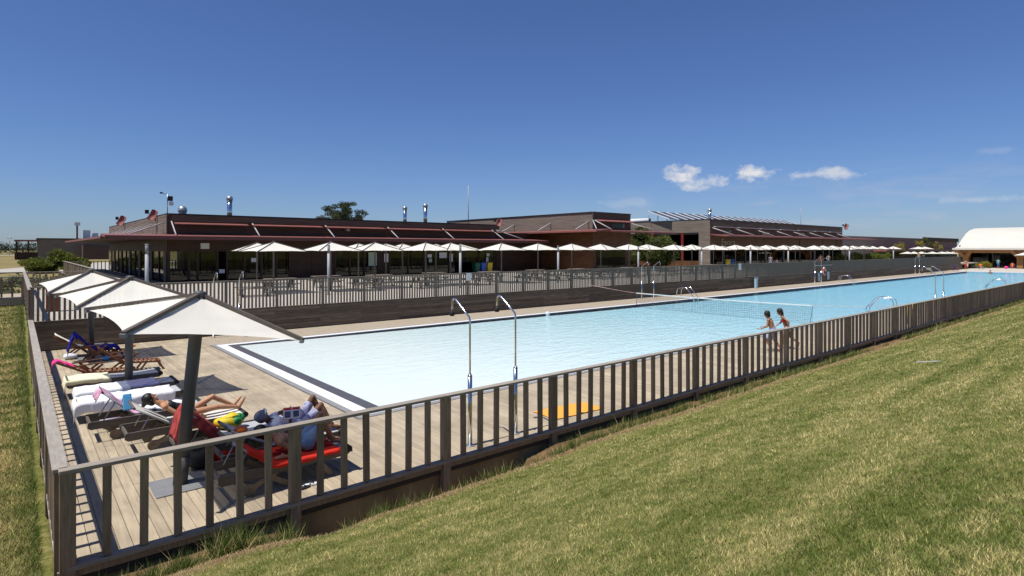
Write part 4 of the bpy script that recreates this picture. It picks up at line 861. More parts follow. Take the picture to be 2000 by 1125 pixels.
# children walking
human('person', (19.28,1.25,0), dict(pel=(0,0,.70), chest=(-.10,0,.98), neck=(-.16,0,1.13), head=(-.21,0,1.25), shL=(-.13,-.13,1.07), shR=(-.13,.13,1.07), elL=(-.16,-.19,.86), wrL=(-.36,-.16,.76), haL=(-.45,-.14,.75), elR=(-.14,.2,.86), wrR=(-.34,.19,.80), haR=(-.43,.18,.79),
    hipL=(0,-.07,.68), hipR=(0,.07,.68), knL=(-.22,-.07,.42), anL=(-.06,-.07,.10), toeL=(-.18,-.07,.04), knR=(.02,.07,.38), anR=(.22,.07,.12), toeR=(.12,.07,.03)),
    m_skin_k, 'boy in blue and white swim shorts walking left behind the railing', s=.90, fat=1.12, face=(-1,-.05,.05), child=True, rz=R(-78),
    clothes=(('swim_shorts', m_print, (('hipL','hipR',.108,.108),('pel',(-.03,0,.78),.122,.112),('hipL',(-.17,-.07,.48),.100,.095),('hipR',(.01,.07,.46),.100,.095))),), hair=(), hairmat=m_hair)
human('person', (20.12,1.15,0), dict(pel=(0,0,.74), chest=(-.13,0,1.03), neck=(-.19,0,1.17), head=(-.25,0,1.29), shL=(-.15,-.12,1.11), shR=(-.15,.12,1.11), elL=(.02,-.24,.98), wrL=(.02,-.22,.80), haL=(.0,-.2,.72), elR=(-.2,.17,.90), wrR=(-.36,.12,.78), haR=(-.43,.1,.74),
    hipL=(0,-.07,.72), hipR=(0,.07,.72), knL=(-.16,-.07,.42), anL=(-.10,-.07,.08), toeL=(-.24,-.07,.03), knR=(.10,.07,.42), anR=(.36,.07,.22), toeR=(.34,.07,.10)),
    m_skin_k, 'girl with long dark ponytail in a pink bikini walking behind the boy', s=.90, face=(-1,-.1,0), fat=1.0, child=True, rz=R(-62),
    clothes=(('bikini_bottom', m_pinkcl, (('hipL','hipR',.104,.104),('pel',(-.02,0,.79),.118,.108))), ('bikini_top', m_redcl, (((-.115,.04,1.0),(-.115,-.04,1.0),.104,.104),))),
    hair=(((.06,0,.0),(.10,0,-.10),.045,.035),((.10,0,-.10),(.14,.01,-.26),.035,.015)), hairmat=m_hairbr)
# small far people
def standing(x, y, z, label, mat, top, bottom, face=(-1,0,0), s=1.0, hairm=None, sit=False, rz=0):
    J = dict(pel=(0,0,.95), chest=(.0,0,1.28), neck=(0,0,1.47), head=(0,0,1.61), shL=(0,.19,1.40), shR=(0,-.19,1.40), elL=(.02,.25,1.12), wrL=(.14,.2,.98), haL=(.2,.18,.95), elR=(.02,-.26,1.12), wrR=(.10,-.22,.92), haR=(.14,-.2,.86),
      hipL=(0,.09,.92), hipR=(0,-.09,.92), knL=(.05,.1,.50), anL=(0,.1,.08), toeL=(.15,.1,.03), knR=(-.02,-.1,.5), anR=(-.08,-.1,.08), toeR=(.07,-.1,.03))
    if sit:
        J.update(pel=(0,0,.50), chest=(-.05,0,.82), neck=(-.05,0,1.0), head=(-.03,0,1.14), shL=(-.05,.19,.94), shR=(-.05,-.19,.94), elL=(.05,.26,.70), wrL=(.28,.2,.66), haL=(.36,.18,.66), elR=(.05,-.26,.7), wrR=(.28,-.2,.66), haR=(.36,-.18,.66), hipL=(0,.1,.48), hipR=(0,-.1,.48), knL=(.42,.12,.5), anL=(.42,.12,.08), toeL=(.56,.12,.03), knR=(.42,-.12,.5), anR=(.42,-.12,.08), toeR=(.56,-.12,.03))
    J = {k: tuple(q*s for q in v) for k, v in J.items()}; cl = []
    if top: cl.append(('top', top, (('pel','chest',.128,.125),('shL','shR',.072,.072),('chest','neck',.11,.06))))
    if bottom: cl.append(('shorts', bottom, (('hipL','hipR',.108,.108),('hipL','knL',.098,.07),('hipR','knR',.098,.07))))
    return human('person', (x,y,z), J, mat, label, s, (1,0,0), voxel=.03, clothes=cl, hair=(), hairmat=hairm or m_hair, rz=rz)
standing(70.7, 25.9, UP, 'standing person in a white dress on the terrace behind the balustrade', m_skin_t, m_whitecl, m_whitecl, rz=R(-120))
standing(73.6, 26.4, UP, 'seated person in a white shirt at a terrace table', m_skin_t, m_whitecl, m_denim, sit=True, rz=R(-90))
standing(86.0, 26.0, UP, 'bare-chested person with orange hair tones standing on the far terrace', m_skin_t, None, m_or, rz=R(180), hairm=m_hairbr)
standing(89.2, 26.2, UP, 'standing person in a beige top beside the far terrace tables', m_skin_t, m_wsling, m_denim, rz=R(200))
standing(120.5, 16.6, 0, 'person in red shorts standing at the far pool edge', m_skin_t, None, m_redcl, rz=R(160))
standing(123.0, 16.9, 0, 'second bather standing at the far pool edge, in pale shorts', m_skin_m, None, m_wsling, rz=R(20))
standing(111.2, 11.7, -1.42, 'head of a swimmer at the far end of the pool', m_skin_m, None, m_blackcl, rz=R(180))
standing(134.0, 14.6, 0, 'person in turquoise in front of the pavilion column', m_skin_t, mk('turquoise_cloth', (.10,.55,.50), .8, .1), m_bluep, rz=R(180))
standing(133.6, 12.6, -.1, 'person seated by the pavilion with pink and orange clothes', m_skin_t, m_or, t_pink, sit=True, rz=R(180))
standing(130.5, 25.8, UP, 'person with bare shoulders at the far end of the balustrade', m_skin_t, None, m_bluep, rz=R(180))
# ---------------------------------------------------------------- showers, ladders, net
def shower(x, y, dirn, label, z=0, group='pool showers', valve=True):
    root = empty('pool_shower', (x, y, z), 0, label, 'shower', group); d = dirn
    m = MB(); m.tube([(0,0,0),(0,0,.012)], .085, 16); m.build('floor_flange', m_steel, root)
    m = MB(); m.tube([(0,0,.012),(0,0,1.24)], .040, 14); m.tube([(0,0,1.24),(0,0,1.27)], [.046,.03], 14); m.build('sleeve', m_chrome, root)
    pts = [(0,0,1.2),(0,0,2.22),(0,d*.02,2.28)]
    a0 = Vector((0,d*.02,2.28)); a1 = Vector((0,d*.42,2.56)); pts += [tuple(a0.lerp(a1,.5)), tuple(a1)]
    for k in range(1,7):
        t_ = R(55+k*21); pts.append((0, d*(.42+.06+.075*-math.cos(t_)-.0), 2.56-.05+.075*math.sin(t_)))
    pts.append((0, d*.555, 2.36))
    m = MB(); m.tube(pts, .018, 10); m.build('pipe', m_chrome, root)
    m = MB(); m.tube([(0,d*.555,2.37),(0,d*.555,2.32),(0,d*.555,2.26)], [.022,.04,.045], 10); m.build('shower_head', m_blk, root)
    if valve: m = MB(); m.tube([(0,-.04,1.0),(0,-.075,1.0)], .016, 8); m.build('push_valve', m_chrome, root)
    return root
shower(5.77, .32, 1, 'left one of the two near chrome showers behind the railing')
shower(6.84, .32, 1, 'right one of the two near chrome showers behind the railing')
shower(34.8, .36, 1, 'left one of the two chrome showers by the right stretch of railing')
shower(36.3, .36, 1, 'right one of the two chrome showers by the right stretch of railing')
for i, (x, g) in enumerate(((5.55,'left one of the shower pair by the plank wall nearest the sunbathing deck'),(6.5,'right one of the shower pair by the plank wall nearest the sunbathing deck'),(33.0,'left one of the shower pair by the plank wall beside the volleyball net'),(34.4,'right one of the shower pair by the plank wall beside the volleyball net'),(61.8,'left one of the shower pair left of the lifebuoy'),(63.4,'right one of the shower pair left of the lifebuoy'),(95,'left one of the farthest shower pair by the plank wall'),(97,'right one of the farthest shower pair by the plank wall'))):
    shower(x, 17.05, -1, g, valve=False)
def ladder(x, y, d, label):
    root = empty('pool_ladder', (x, y, 0), 0, label, 'pool ladder', 'pool ladders')
    for s_ in (-1,1):
        m = MB(); xx = s_*.27
        m.tube([(xx,-d*.75,0),(xx,-d*.75,.52),(xx,-d*.70,.66),(xx,-d*.58,.74),(xx,-d*.15,.82),(xx,d*.02,.78),(xx,d*.55,.22),(xx,d*.60,.10),(xx,d*.60,-.1)], .024, 10); m.build('handrail', m_chrome, root)
        m = MB(); m.tube([(xx,-d*.75,.002),(xx,-d*.75,.014)], .06, 12); m.build('flange', m_steel, root)
    for z in (-.03,): m = MB(); m.box(-.26,.26,d*.56-.04,d*.56+.04,z-.02,z); m.build('step', m_steel, root)
    return root
ladder(35.3, PY1-.15, -1, 'chrome ladder on the far side of the pool beyond the net')
ladder(64.2, PY1-.15, -1, 'chrome ladder on the far side of the pool below the lifebuoy')
ladder(36.6, PY0+.15, 1, 'chrome ladder on the near side of the pool, right of the children')
ladder(66.0, PY0+.15, 1, 'chrome ladder on the near side of the pool at the right edge')
net = empty('volleyball_net', (29.2, 4.0, 0), 0, 'dark volleyball net with white top tape stretched across the pool', 'net')
def ntop(u): return .73 - .05*4*u*(1-u)*.7
m = MB(); Ln = 10.6; nn = 106
for i in range(nn+1):
    u = i/nn; y = u*Ln; bow = .07*math.sin(u*9)+(-.12*(1-u)**6 if u < .2 else 0)
    m.beam((0,y,ntop(u)), (bow*.4,y+.02*math.sin(i),ntop(u)-.80), .006, .006)
for k in range(1,9):
    for i in range(26):
        u0_, u1_ = i/26, (i+1)/26; m.beam((0,u0_*Ln,ntop(u0_)-.1*k),(0,u1_*Ln,ntop(u1_)-.1*k), .006, .006)
mn = m.build('mesh', m_net, net); mn['kind'] = 'stuff'
m = MB()
for i in range(26): u0_, u1_ = i/26, (i+1)/26; m.beam((0,u0_*Ln,ntop(u0_)),(0,u1_*Ln,ntop(u1_)), .012, .06)
m.build('top_tape', m_tape, net)
m = MB(); m.tube([(0,0,ntop(0)),(.02,.05,.4),(-.02,.08,.05),(0,.1,-.1)], .01, 6); m.tube([(0,Ln,ntop(1)),(0,Ln,-.02)], .012, 6); m.build('end_cord', m_net, net)
m = MB(); m.tube([(0,0,ntop(0)+.01),(.1,-1.6,.80),(.26,-3.95,1.02)], .008, 6); m.build('rope', m_rope, net); m = MB(); m.tube([(0,Ln,ntop(1)),(-.2,Ln+.8,.80)], .01, 6); m.tube([(-.2,Ln+.8,.80),(-1.3,Ln+2.9,1.17)], .013, 6); m.build('rope', m_rope, net)
m = MB(); m.tube([(.26,-4.06,.6),(.27,-4.07,1.11),(.26,-3.9,1.11),(.26,-3.9,.2)], .022, 6); m.build('strap', m_brass, net)
# lifebuoy station, columns, lamps
lb = empty('lifebuoy', (64.9, 17.36, 1.12), 0, 'red and white lifebuoy hanging on the dark plank wall', 'lifebuoy')
for k in range(8):
    m = MB(); m.tube([(.30*math.cos(R(45*k+q)), 0, .38*math.sin(R(45*k+q))) for q in range(0,46,9)], .085, 8); m.build('segment', m_lifered if k % 2 else m_white, lb)
o = MB().box(-.28,.28,-.02,.0,-.42,.42).build('notice_board', m_sky_p); o.location = (63.9,17.47,.52); tag(o, 'left pale blue notice board below the lifebuoy', 'sign', 'notice boards by the lifebuoy')
o = MB().box(-.28,.28,-.02,.0,-.42,.42).build('notice_board', m_sky_p); o.location = (66.3,17.47,.62); tag(o, 'right pale blue notice board below the lifebuoy', 'sign', 'notice boards by the lifebuoy')
o = MB().tube([(-2.2,0,0),(2.2,0,.02)], .03, 8).build('rescue_pole', m_steel); o.location = (65,17.42,1.75); tag(o, 'long rescue pole fixed above the lifebuoy', 'pole')
fcx = empty('foot_wash_column', (49.7,17.15,0), 0, 'pale blue water column standing by the plank wall', 'water column'); MB().box(-.16,.16,-.1,.1,0,.95).build('body', m_sky_p, fcx, bevel=.02); MB().box(-.2,.2,-.14,.14,.95,1.0).build('top', m_steel, fcx); MB().tube([(0,-.1,.7),(0,-.2,.68)],.02,8).build('tap', m_chrome, fcx)
o = MB().box(-.16,.16,-.012,.012,-.2,.2).build('notice', m_paper); o.location = (18.3,17.44,UP+.98); tag(o, 'small printed notice on the balustrade above the near showers', 'notice')
o = MB().box(-.2,.2,-.012,.012,-.28,.28).build('notice', m_paper); o.location = (47.4,17.44,UP+.95); tag(o, 'small white notice on the balustrade below the gallery lettering', 'notice')
LX = [4.1,12.57,21.33,30.2,39.8,49.6,59.1,68.0,86.6,104.7]
l0 = None
for i, x in enumerate(LX):
    lab = 'pale grey lamp post on the terrace, %s from the left' % ORD[i]
    if l0 is None:
        l0 = empty('lamp_post', (x,22.5,UP), 0, lab, 'lamp post', 'terrace lamp posts')
        MB().tube([(0,0,.01),(0,0,2.25)], .075, 14).build('post', m_ltgrey, l0); MB().tube([(0,0,2.25),(0,0,2.68)], .068, 14).build('lamp_head', m_plate, l0); MB().tube([(0,0,2.68),(0,0,2.72)], .078, 14).build('cap', m_ltgrey, l0); MB().box(-.12,.12,-.12,.12,0,.01).build('base_plate', m_plate, l0); lk = kids_of(l0)
    else: copy_thing(l0, lk, (x,22.5,UP), 0, lab, 'lamp post', 'terrace lamp posts')
# picnic tables
tb = empty('picnic_table', (0,0,UP), 0, 'x', 'picnic table', 'picnic tables on the terrace')
for k in range(5): MB().box(-.9,.9,-.37+k*.15,-.23+k*.15,.71,.75).build('table_plank', m_lfr2, tb)
for s_ in (-1,1):
    MB().box(-.9,.9,s_*.72-.13,s_*.72+.13,.42,.46).build('bench', m_lfr2, tb)
    mm_ = MB(); mm_.beam((s_*.6,-.66,0),(s_*.6,-.2,.70),.05,.1,(1,0,0)); mm_.beam((s_*.6,.66,0),(s_*.6,.2,.70),.05,.1,(1,0,0)); mm_.build('leg', m_lfr, tb); MB().box(s_*.6-.025,s_*.6+.025,-.82,.82,.34,.42).build('cross_bearer', m_lfr, tb)
tk = kids_of(tb)
spots = [(9.2,24.3),(11.6,27.2),(15.6,24.2),(15.0,28.6),(19.5,23.9),(18.4,27.8),(24.0,24.2),(23.2,28.4),(28.4,23.8),(27.6,27.4),(32.3,24.6),(33.0,28.0),(36.6,23.9),(37.6,27.6),(40.8,24.4),(44.2,27.0),(46.6,24.2),(51,24.4),(55,24.2),(59,27),(63,24.4)]
for i, (x, y) in enumerate(spots):
    lab = 'wooden picnic table seen through the balustrade, %s from the left' % ORD[i]; rz = R(random.uniform(-12,12))
    if i == 0: tb.location = (x,y,UP); tb.rotation_euler = (0,0,rz); tb['label'] = lab
    else: copy_thing(tb, tk, (x,y,UP), rz, lab, 'picnic table', 'picnic tables on the terrace')
# bins
for nm, mt, x in (('dark green', m_greenp, 35.7), ('blue', m_bluep, 36.5), ('yellow', m_yel, 37.3)):
    r_ = empty('wheelie_bin', (x,39.9,UP), 0, nm+' wheelie bin under the restaurant canopy', 'bin', 'wheelie bins'); m = MB()
    m.v = [(-.24,-.26,.06),(.24,-.26,.06),(.24,.26,.06),(-.24,.26,.06),(-.32,-.34,1.0),(.32,-.34,1.0),(.32,.34,1.0),(-.32,.34,1.0)]; m.f = [(0,3,2,1),(4,5,6,7),(0,1,5,4),(1,2,6,5),(2,3,7,6),(3,0,4,7)]; m.sm = [False]*6; m.build('body', mt, r_, bevel=.03)
    MB().box(-.34,.34,-.36,.38,1.0,1.07).build('lid', mt, r_, bevel=.02); MB().tube([(-.3,.36,.1),(.3,.36,.1)],.1,12).build('wheels', m_blk, r_)
for i, (x, lb_, mt) in enumerate(((73.0,'yellow bin beside the gallery entrance',m_yel),(73.9,'blue bin beside the gallery entrance',m_bluep))):
    r_ = empty('litter_bin', (x,32.8,UP), 0, lb_, 'bin'); MB().tube([(0,0,0),(0,0,1.0)],[.28,.34],14).build('body', mt, r_); MB().tube([(0,0,1.0),(0,0,1.06)],.36,14).build('rim', mt, r_)
# paper notices on the restaurant front
for i, (x, z, w_, h_, lab, mt) in enumerate(((10.7,3.72,.30,.22,'white sign above the restaurant\'s dark doorway',m_paper),(11.9,1.75,.20,.15,'small white board low in the restaurant window',m_paper),(14.3,2.6,.22,.16,'white paper on the restaurant glass behind the first umbrella',m_paper),(24.8,2.55,.42,.62,'blue and green map poster on the restaurant front',m_map),(26.2,2.65,.22,.40,'tall white poster right of the map poster',m_paper),(31.0,2.8,.24,.16,'upper small notice on the restaurant front between the umbrella masts',m_paper),(31.1,2.35,.18,.18,'lower small notice on the restaurant front between the umbrella masts',m_map),(32.6,2.85,.45,.28,'wide white notice on the restaurant front',m_paper),(33.6,2.6,.20,.40,'pale tall notice beside the wide white notice',m_paper),(38.4,2.85,.2,.16,'upper white paper right of the wheelie bins',m_paper),(38.3,2.35,.16,.24,'lower white paper right of the wheelie bins',m_paper))):
    o = MB().box(-w_,w_,-.012,.012,-h_,h_).build('paper_notice', mt); o.location = (x,FY-.13,z); tag(o, lab, 'notice', 'notices on the restaurant front')
o = MB().box(-.012,.012,-.6,.6,-.18,.18).build('arrow_sign', m_paper); o.location = (46.93,36.2,3.5); tag(o, 'white direction sign on the middle timber block', 'sign')
# roof equipment
def flue(x, y, z0, z1, r, label, cap=True):
    r_ = empty('flue', (x,y,z0), 0, label, 'chimney'); MB().tube([(0,0,0),(0,0,z1-z0-.35)], r, 14).build('pipe', m_chrome, r_); m = MB(); m.ball((0,0,z1-z0-.2),(r*1.35,r*1.35,r*1.35),14,10); m.build('cowl', m_steel, r_); MB().tube([(0,0,z1-z0-.5),(0,0,z1-z0-.4)], r*1.12, 14).build('collar', m_steel, r_)
flue(14.7,50,5.9,8.35,.22,'tall steel flue on the left part of the restaurant roof')
flue(33.2,50,5.9,8.3,.2,'shorter steel flue right of the tree, on the restaurant roof')
flue(35.9,50,5.9,8.7,.22,'taller steel flue right of the tree, on the restaurant roof')
flue(9.9,45.2,5.9,6.85,.26,'round steel roof vent near the restaurant\'s left corner')
flue(80.5,40,7.36,9.6,.24,'steel flue rising behind the solar panels')
o = MB().tube([(0,0,0),(0,0,5)], .045, 6).build('antenna_mast', m_ltgrey); o.location = (39.9,47,5.9); tag(o, 'thin tall antenna mast between the restaurant and the middle block', 'mast')
o = MB().tube([(0,0,0),(0,0,4)], .04, 6).build('antenna_mast', m_ltgrey); o.location = (112.5,40,7.36); tag(o, 'thin antenna at the right end of the gallery roof', 'mast')
ws = empty('weather_station', (8.35,42.4,6.1), 0, 'weather station with wind vane on the restaurant\'s left corner', 'weather station'); MB().tube([(0,0,0),(0,0,1.55)], .03, 8).build('pole', m_steel, ws); MB().box(.0,.34,-.15,.15,1.05,1.4).build('sensor_box', m_blk, ws); m = MB(); m.ball((.25,0,.85),(.17,.17,.17),12,8); m.build('rain_gauge', m_white, ws); m = MB(); m.tube([(0,0,1.5),(-.4,0,1.62)], .02, 6); m.beam((-.5,0,1.62),(-.3,0,1.62),.02,.12); m.build('wind_vane', m_blk, ws)
def reflector(x, y, z, ax, label, sz=.62):
    r_ = empty('reflector_lamp', (x,y,z), 0, label, 'reflector lamp', 'red roof reflectors'); m = MB(); n = 10
    for i in range(n+1):
        for j in range(n+1):
            u, v = i/n*2-1, j/n*2-1; rr = math.sqrt(max(0,1-.25*v*v*v*v)); p = Vector((u*.55*sz*rr, v*.9*sz*(1-.15*u*u), .0)); p.z = .28*sz*(u*u+.6*v*v); m.v.append(tuple(p))
    for i in range(n):
        for j in range(n): m.f.append((i*(n+1)+j,(i+1)*(n+1)+j,(i+1)*(n+1)+j+1,i*(n+1)+j+1)); m.sm.append(True)
    rot = ax.to_matrix().to_4x4(); m.v = [tuple(rot @ Vector(v)) for v in m.v]; pl = m.build('reflector_plate', m_red, r_); so = pl.modifiers.new('s','SOLIDIFY'); so.thickness = .03
    MB().tube([(.14,.18,-.9*sz),(.10,.13,.05)], .035, 8).build('stem', m_grey, r_); MB().box(-.55,-.3,.15,.4,.15,.45).build('floodlight', m_blk, r_); MB().tube([(-.4,.27,.2),(.12,.17,-.4*sz)], .025, 6).build('arm', m_grey, r_)
qa = Vector((-.55,-.75,.25)).normalized().to_track_quat('Z','Y') @ Quaternion((0,0,1), R(-25))
reflector(7.95,45.6,6.15,qa,'right one of the two red curved reflectors on the restaurant\'s left parapet',.50)
reflector(7.95,63.5,6.35,qa,'left one of the two red curved reflectors on the restaurant\'s left parapet',.60)
reflector(39.9,41.3,6.35,qa,'red reflector at the restaurant\'s right end, before the middle block',.5)
reflector(116.7,33.7,7.6,qa,'red reflector at the right end of the gallery roof',.65)
cm = empty('security_camera', (22.2,FY-.1,5.2), 0, 'small security camera on the restaurant front under the roof', 'camera'); MB().box(-.15,.15,-.5,0,-.12,.12).build('body', m_ltgrey, cm, bevel=.02); MB().tube([(.25,-.3,0),(.25,-.3,.01)],.12,10).build('lens', m_blk, cm); MB().beam((-.25,-.1,.2),(0,-.2,.1),.05,.05).build('bracket', m_white, cm)  # wall camera with body, lens and bracket
# solar panels
m_pv = mk('solar_glass', (.055,.062,.080), .45, .3, 2, spec=.3)
s0 = None
for i in range(19):
    x = 69.8+i*2.32; lab = 'tilted solar panel on the gallery roof, %s from the left' % ORD[i]
    if s0 is None:
        s0 = empty('solar_panel', (x,40,7.4), 0, lab, 'solar panel', 'solar panels on the gallery roof'); d_ = Vector((0,3.6,1.55))
        m = MB(); m.poly([(.22,0,.35),(2.1,0,.35),(2.1,3.6,1.6),(.22,3.6,1.6)]); m.poly([(.22,.02,.27),(.22,3.62,1.52),(2.1,3.62,1.52),(2.1,.02,.27)]); m.build('collector', m_pv, s0)
        m = MB(); m.beam((.11,0,.34),(.11,3.6,1.59),.20,.10); m.beam((2.2,0,.34),(2.2,3.6,1.59),.20,.10); m.beam((.2,-.02,.33),(2.1,-.02,.33),.08,.08); m.beam((.2,3.6,1.58),(2.1,3.6,1.58),.08,.08); m.build('frame', m_white, s0)
        m = MB(); m.tube([(.11,3.5,0),(.11,3.5,1.5)],.03,6); m.tube([(2.2,3.5,0),(2.2,3.5,1.5)],.03,6); m.build('stand', m_steel, s0); sk = kids_of(s0)
    else: copy_thing(s0, sk, (x,40,7.4), 0, lab, 'solar panel', 'solar panels on the gallery roof')
o = MB().tube([(0,0,0),(0,12,0)], .35, 10).build('roof_duct', m_white); o.location = (69.0+2.5,44.5,7.75); tag(o, 'white round duct on the gallery roof, left of the solar panels', 'duct')
# far deck furniture
teak_chair(98.0, 16.3, 'wooden deck chair with white cushion near the far pool end', R(0), 50); drape('cushion', m_cush, (98.0,16.3,0), [(.1,.78),(.62,.36),(1.5,.32)], .46, (.01,.01), 'white cushion on the deck chair near the far pool end', 'cushion', seed=31)
teak_chair(112.5, 16.4, 'deck chair with a blue towel at the far end of the plank wall', R(0), 55); drape('towel', mk('violet_blue_cloth', (.10,.10,.32), .9, .1), (112.5,16.4,0), [(.1,.90),(.62,.36),(1.4,.32)], .5, (.05,.05), 'violet-blue towel on the chair at the far end of the plank wall', seed=32)
make_lounger(126.5,15.8,'far lounger with an orange bag beyond the plank wall',0,m_wsling); make_lounger(129.8,17.4,'far lounger with a blue towel near the pavilion shrubs',10,mk('blue_sling',(.12,.14,.5),.8,.1))
lump('beach_bag', m_or, (127,15.8,.42), (.30,.24,.22), 'orange beach bag on a far lounger', 'bag', 2, .15)
lump('beach_ball', t_pink, (132.2,13.2,0), (.26,.28,.22), 'pink inflatable by the seated person near the pavilion', 'inflatable', 2, .1)
b_ = empty('white_ball', (20.9,14.0,.0), 0, 'small white ball floating at the far pool edge', 'ball'); m = MB(); m.ball((0,0,.09),(.12,.12,.12),14,10); m.build('shell', m_white, b_); m = MB(); m.tube([(.122*math.cos(R(q)),.122*math.sin(R(q)),.09) for q in range(0,361,30)],.006,6,False); m.build('seam', m_bluep, b_)
for i,(x,y) in enumerate(((176,112),(183,118))): pass
# parked cars far left
def car(x, y, z, mat, label, rz):
    r_ = empty('parked_car', (x,y,z), rz, label, 'car', 'cars parked far behind the restaurant'); m = MB(); pr_ = [(-2.1,.35),(-2.1,.75),(-1.2,.9),(-.6,1.42),(.9,1.42),(1.6,.95),(2.1,.85),(2.1,.35)]; n = len(pr_)
    m.v = [(a,-.85,c) for a,c in pr_]+[(a,.85,c) for a,c in pr_]; m.f = [(i,(i+1)%n,n+(i+1)%n,n+i) for i in range(n)]+[tuple(range(n))[::-1],tuple(range(n,2*n))]; m.sm=[False]*len(m.f); m.build('body', mat, r_, bevel=.08)
    MB().box(-.9,1.1,-.87,.87,.95,1.32).build('windows', m_dark, r_)
    for a in (-1.3,1.3): MB().tube([(a,-.88,.33),(a,.88,.33)],.33,12).build('wheels', m_blk, r_)
car(25.5,232,.9,m_bluep,'blue car parked far behind the restaurant\'s left end',R(20)); car(22.5,238,.9,m_dark,'dark car parked far behind the restaurant, left of the blue car',R(15))
# gravel track
def track(name, pts, wd, z=.62):
    m = MB(); P_ = [Vector((*p,0)) for p in pts]
    for i, p in enumerate(P_):
        d = (P_[min(i+1,len(P_)-1)]-P_[max(i-1,0)]).normalized(); n_ = Vector((-d.y,d.x,0))
        for s_ in (-1,1): q = p+n_*s_*wd/2; m.v.append((q.x,q.y,ground_z(q.x,q.y)+.12))
    for i in range(len(P_)-1): m.f.append((2*i,2*i+1,2*i+3,2*i+2)); m.sm.append(True)
    tag(m.build(name, m_gravel), kind='structure')
track('gravel_track', [(-60,88),(-20,90),(-2,93),(4,98),(9,110),(14,128),(26,150)], 15)
track('gravel_path', [(-80,330),(-30,330),(4,330),(20,330)], 9)
track('gravel_yard', [(4,98),(8,92),(14,94),(26,98),(40,100)], 9)
# dark red-brown box at the terrace gate
tb2 = empty('waste_box', (.75,21.6,UP), 0, 'rusty brown waste box just inside the upper terrace gate', 'bin'); MB().box(-.22,.22,-.2,.2,.02,.92).build('body', mk('rusty_steel',(.20,.06,.025),.7,.3,6), tb2, bevel=.01); MB().box(-.25,.25,-.23,.23,.92,.96).build('lid', m_soffit, tb2)

# ---------------------------------------------------------------- vegetation
def leaf_mat(name, c, c2, trans=.25):
    m = mk(name, c, .6, .0, .9, col2=c2, spec=.25, detail=3); t = m.node_tree; mo = t.nodes['Material Output']; pb = bsdf(m); tl = N(t,'ShaderNodeBsdfTranslucent'); tl.inputs[0].default_value = (c2[0]*1.3,c2[1]*1.3,c2[2],1)
    ms = N(t,'ShaderNodeMixShader'); ms.inputs[0].default_value = trans; t.links.new(pb.outputs[0],ms.inputs[1]); t.links.new(tl.outputs[0],ms.inputs[2]); t.links.new(ms.outputs[0],mo.inputs[0]); return m
lm_dark = leaf_mat('eucalypt_leaves', (.028,.045,.020), (.085,.100,.045)); lm_mid = leaf_mat('broad_leaves', (.035,.055,.012), (.13,.15,.035)); lm_bri = leaf_mat('bright_shrub_leaves', (.045,.065,.010), (.17,.19,.03)); lm_yel = leaf_mat('yellow_green_leaves', (.20,.17,.02), (.34,.32,.05)); lm_for = leaf_mat('forest_leaves', (.012,.022,.010), (.035,.05,.02)); lm_scrub = leaf_mat('grey_green_scrub', (.06,.075,.04), (.15,.15,.09))
def crown(clumps, n, size, seed):
    g = np.random.default_rng(seed); cl = np.array(clumps); vol = cl[:,3]*cl[:,4]*cl[:,5]; idx = g.choice(len(cl), n, p=vol/vol.sum()); c = cl[idx]
    d = g.normal(size=(n,3)); d /= np.linalg.norm(d,axis=1)[:,None]; rr = g.random(n)**.45; ctr = c[:,:3]+d*rr[:,None]*c[:,3:6]
    a = g.normal(size=(n,3)); a /= np.linalg.norm(a,axis=1)[:,None]; b = np.cross(a, g.normal(size=(n,3))); b /= np.linalg.norm(b,axis=1)[:,None]; s = size*(.6+.8*g.random(n))[:,None]
    v = np.stack([ctr-a*s, ctr+b*s*.5, ctr+a*s, ctr-b*s*.5],1).reshape(-1,3); f = np.arange(4*n).reshape(-1,4)
    me = bpy.data.meshes.new('crown'); me.from_pydata(v.tolist(), [], f.tolist()); return me
def tree(name, loc, trunk_h, clumps, n, size, mat, label, cat='tree', seed=1, tr=.2, group=None, limbs=6):
    root = empty(name, loc, 0, label, cat, group); m = MB(); m.tube([(0,0,-.3),(.05,0,trunk_h*.5),(-.05,.05,trunk_h)], [tr,tr*.8,tr*.55], 8); g = random.Random(seed)
    for k in range(min(limbs,len(clumps))):
        c = clumps[k]; m.tube([(-.05,.05,trunk_h*.85),(c[0]*.5,c[1]*.5,trunk_h+(c[2]-trunk_h)*.5),(c[0],c[1],c[2])], [tr*.5,tr*.3,tr*.1], 6)
    m.build('trunk', m_bark, root); link('crown', crown(clumps, n, size, seed), mat, root); return root
g = random.Random(5)
euc = [(g.uniform(-4.3,4.3), g.uniform(-3,3), 0, 0,0,0) for _ in range(26)]; euc = [(x,y,8.2+4.6*(1-(x/5.2)**2)*g.uniform(.35,1.0), g.uniform(.7,1.35), g.uniform(.7,1.35), g.uniform(.5,.9)) for x,y,*_ in euc] + [(-3.6,0,8.6,1.5,1.4,.8),(3.4,0,8.8,1.6,1.4,.8),(0,0,9.5,2.4,2,1.3),(1.2,0,12.6,1,.9,.6),(-1.8,0,12.0,1.2,1,.6)]
tree('eucalyptus_tree', (53,110,.5), 6.5, euc, 9000, .16, lm_dark, 'dark green tree crown rising behind the restaurant roof', seed=3, tr=.4, limbs=12)
bt = [(g.uniform(-3.8,3.8), g.uniform(-2,2), g.uniform(.9,3.4), g.uniform(.8,1.4), g.uniform(.8,1.4), g.uniform(.6,1.0)) for _ in range(28)]+[(-1.9,0,4.6,1.1,1.0,.8),(2.6,0,3.7,1.1,1,.8),(1.8,-.5,3.3,1.3,1.2,.9)]
tree('broadleaf_tree', (61.6,37.0,UP), 1.8, bt, 13000, .15, lm_mid, 'bushy green tree between the middle block and the gallery building', seed=4, tr=.2)
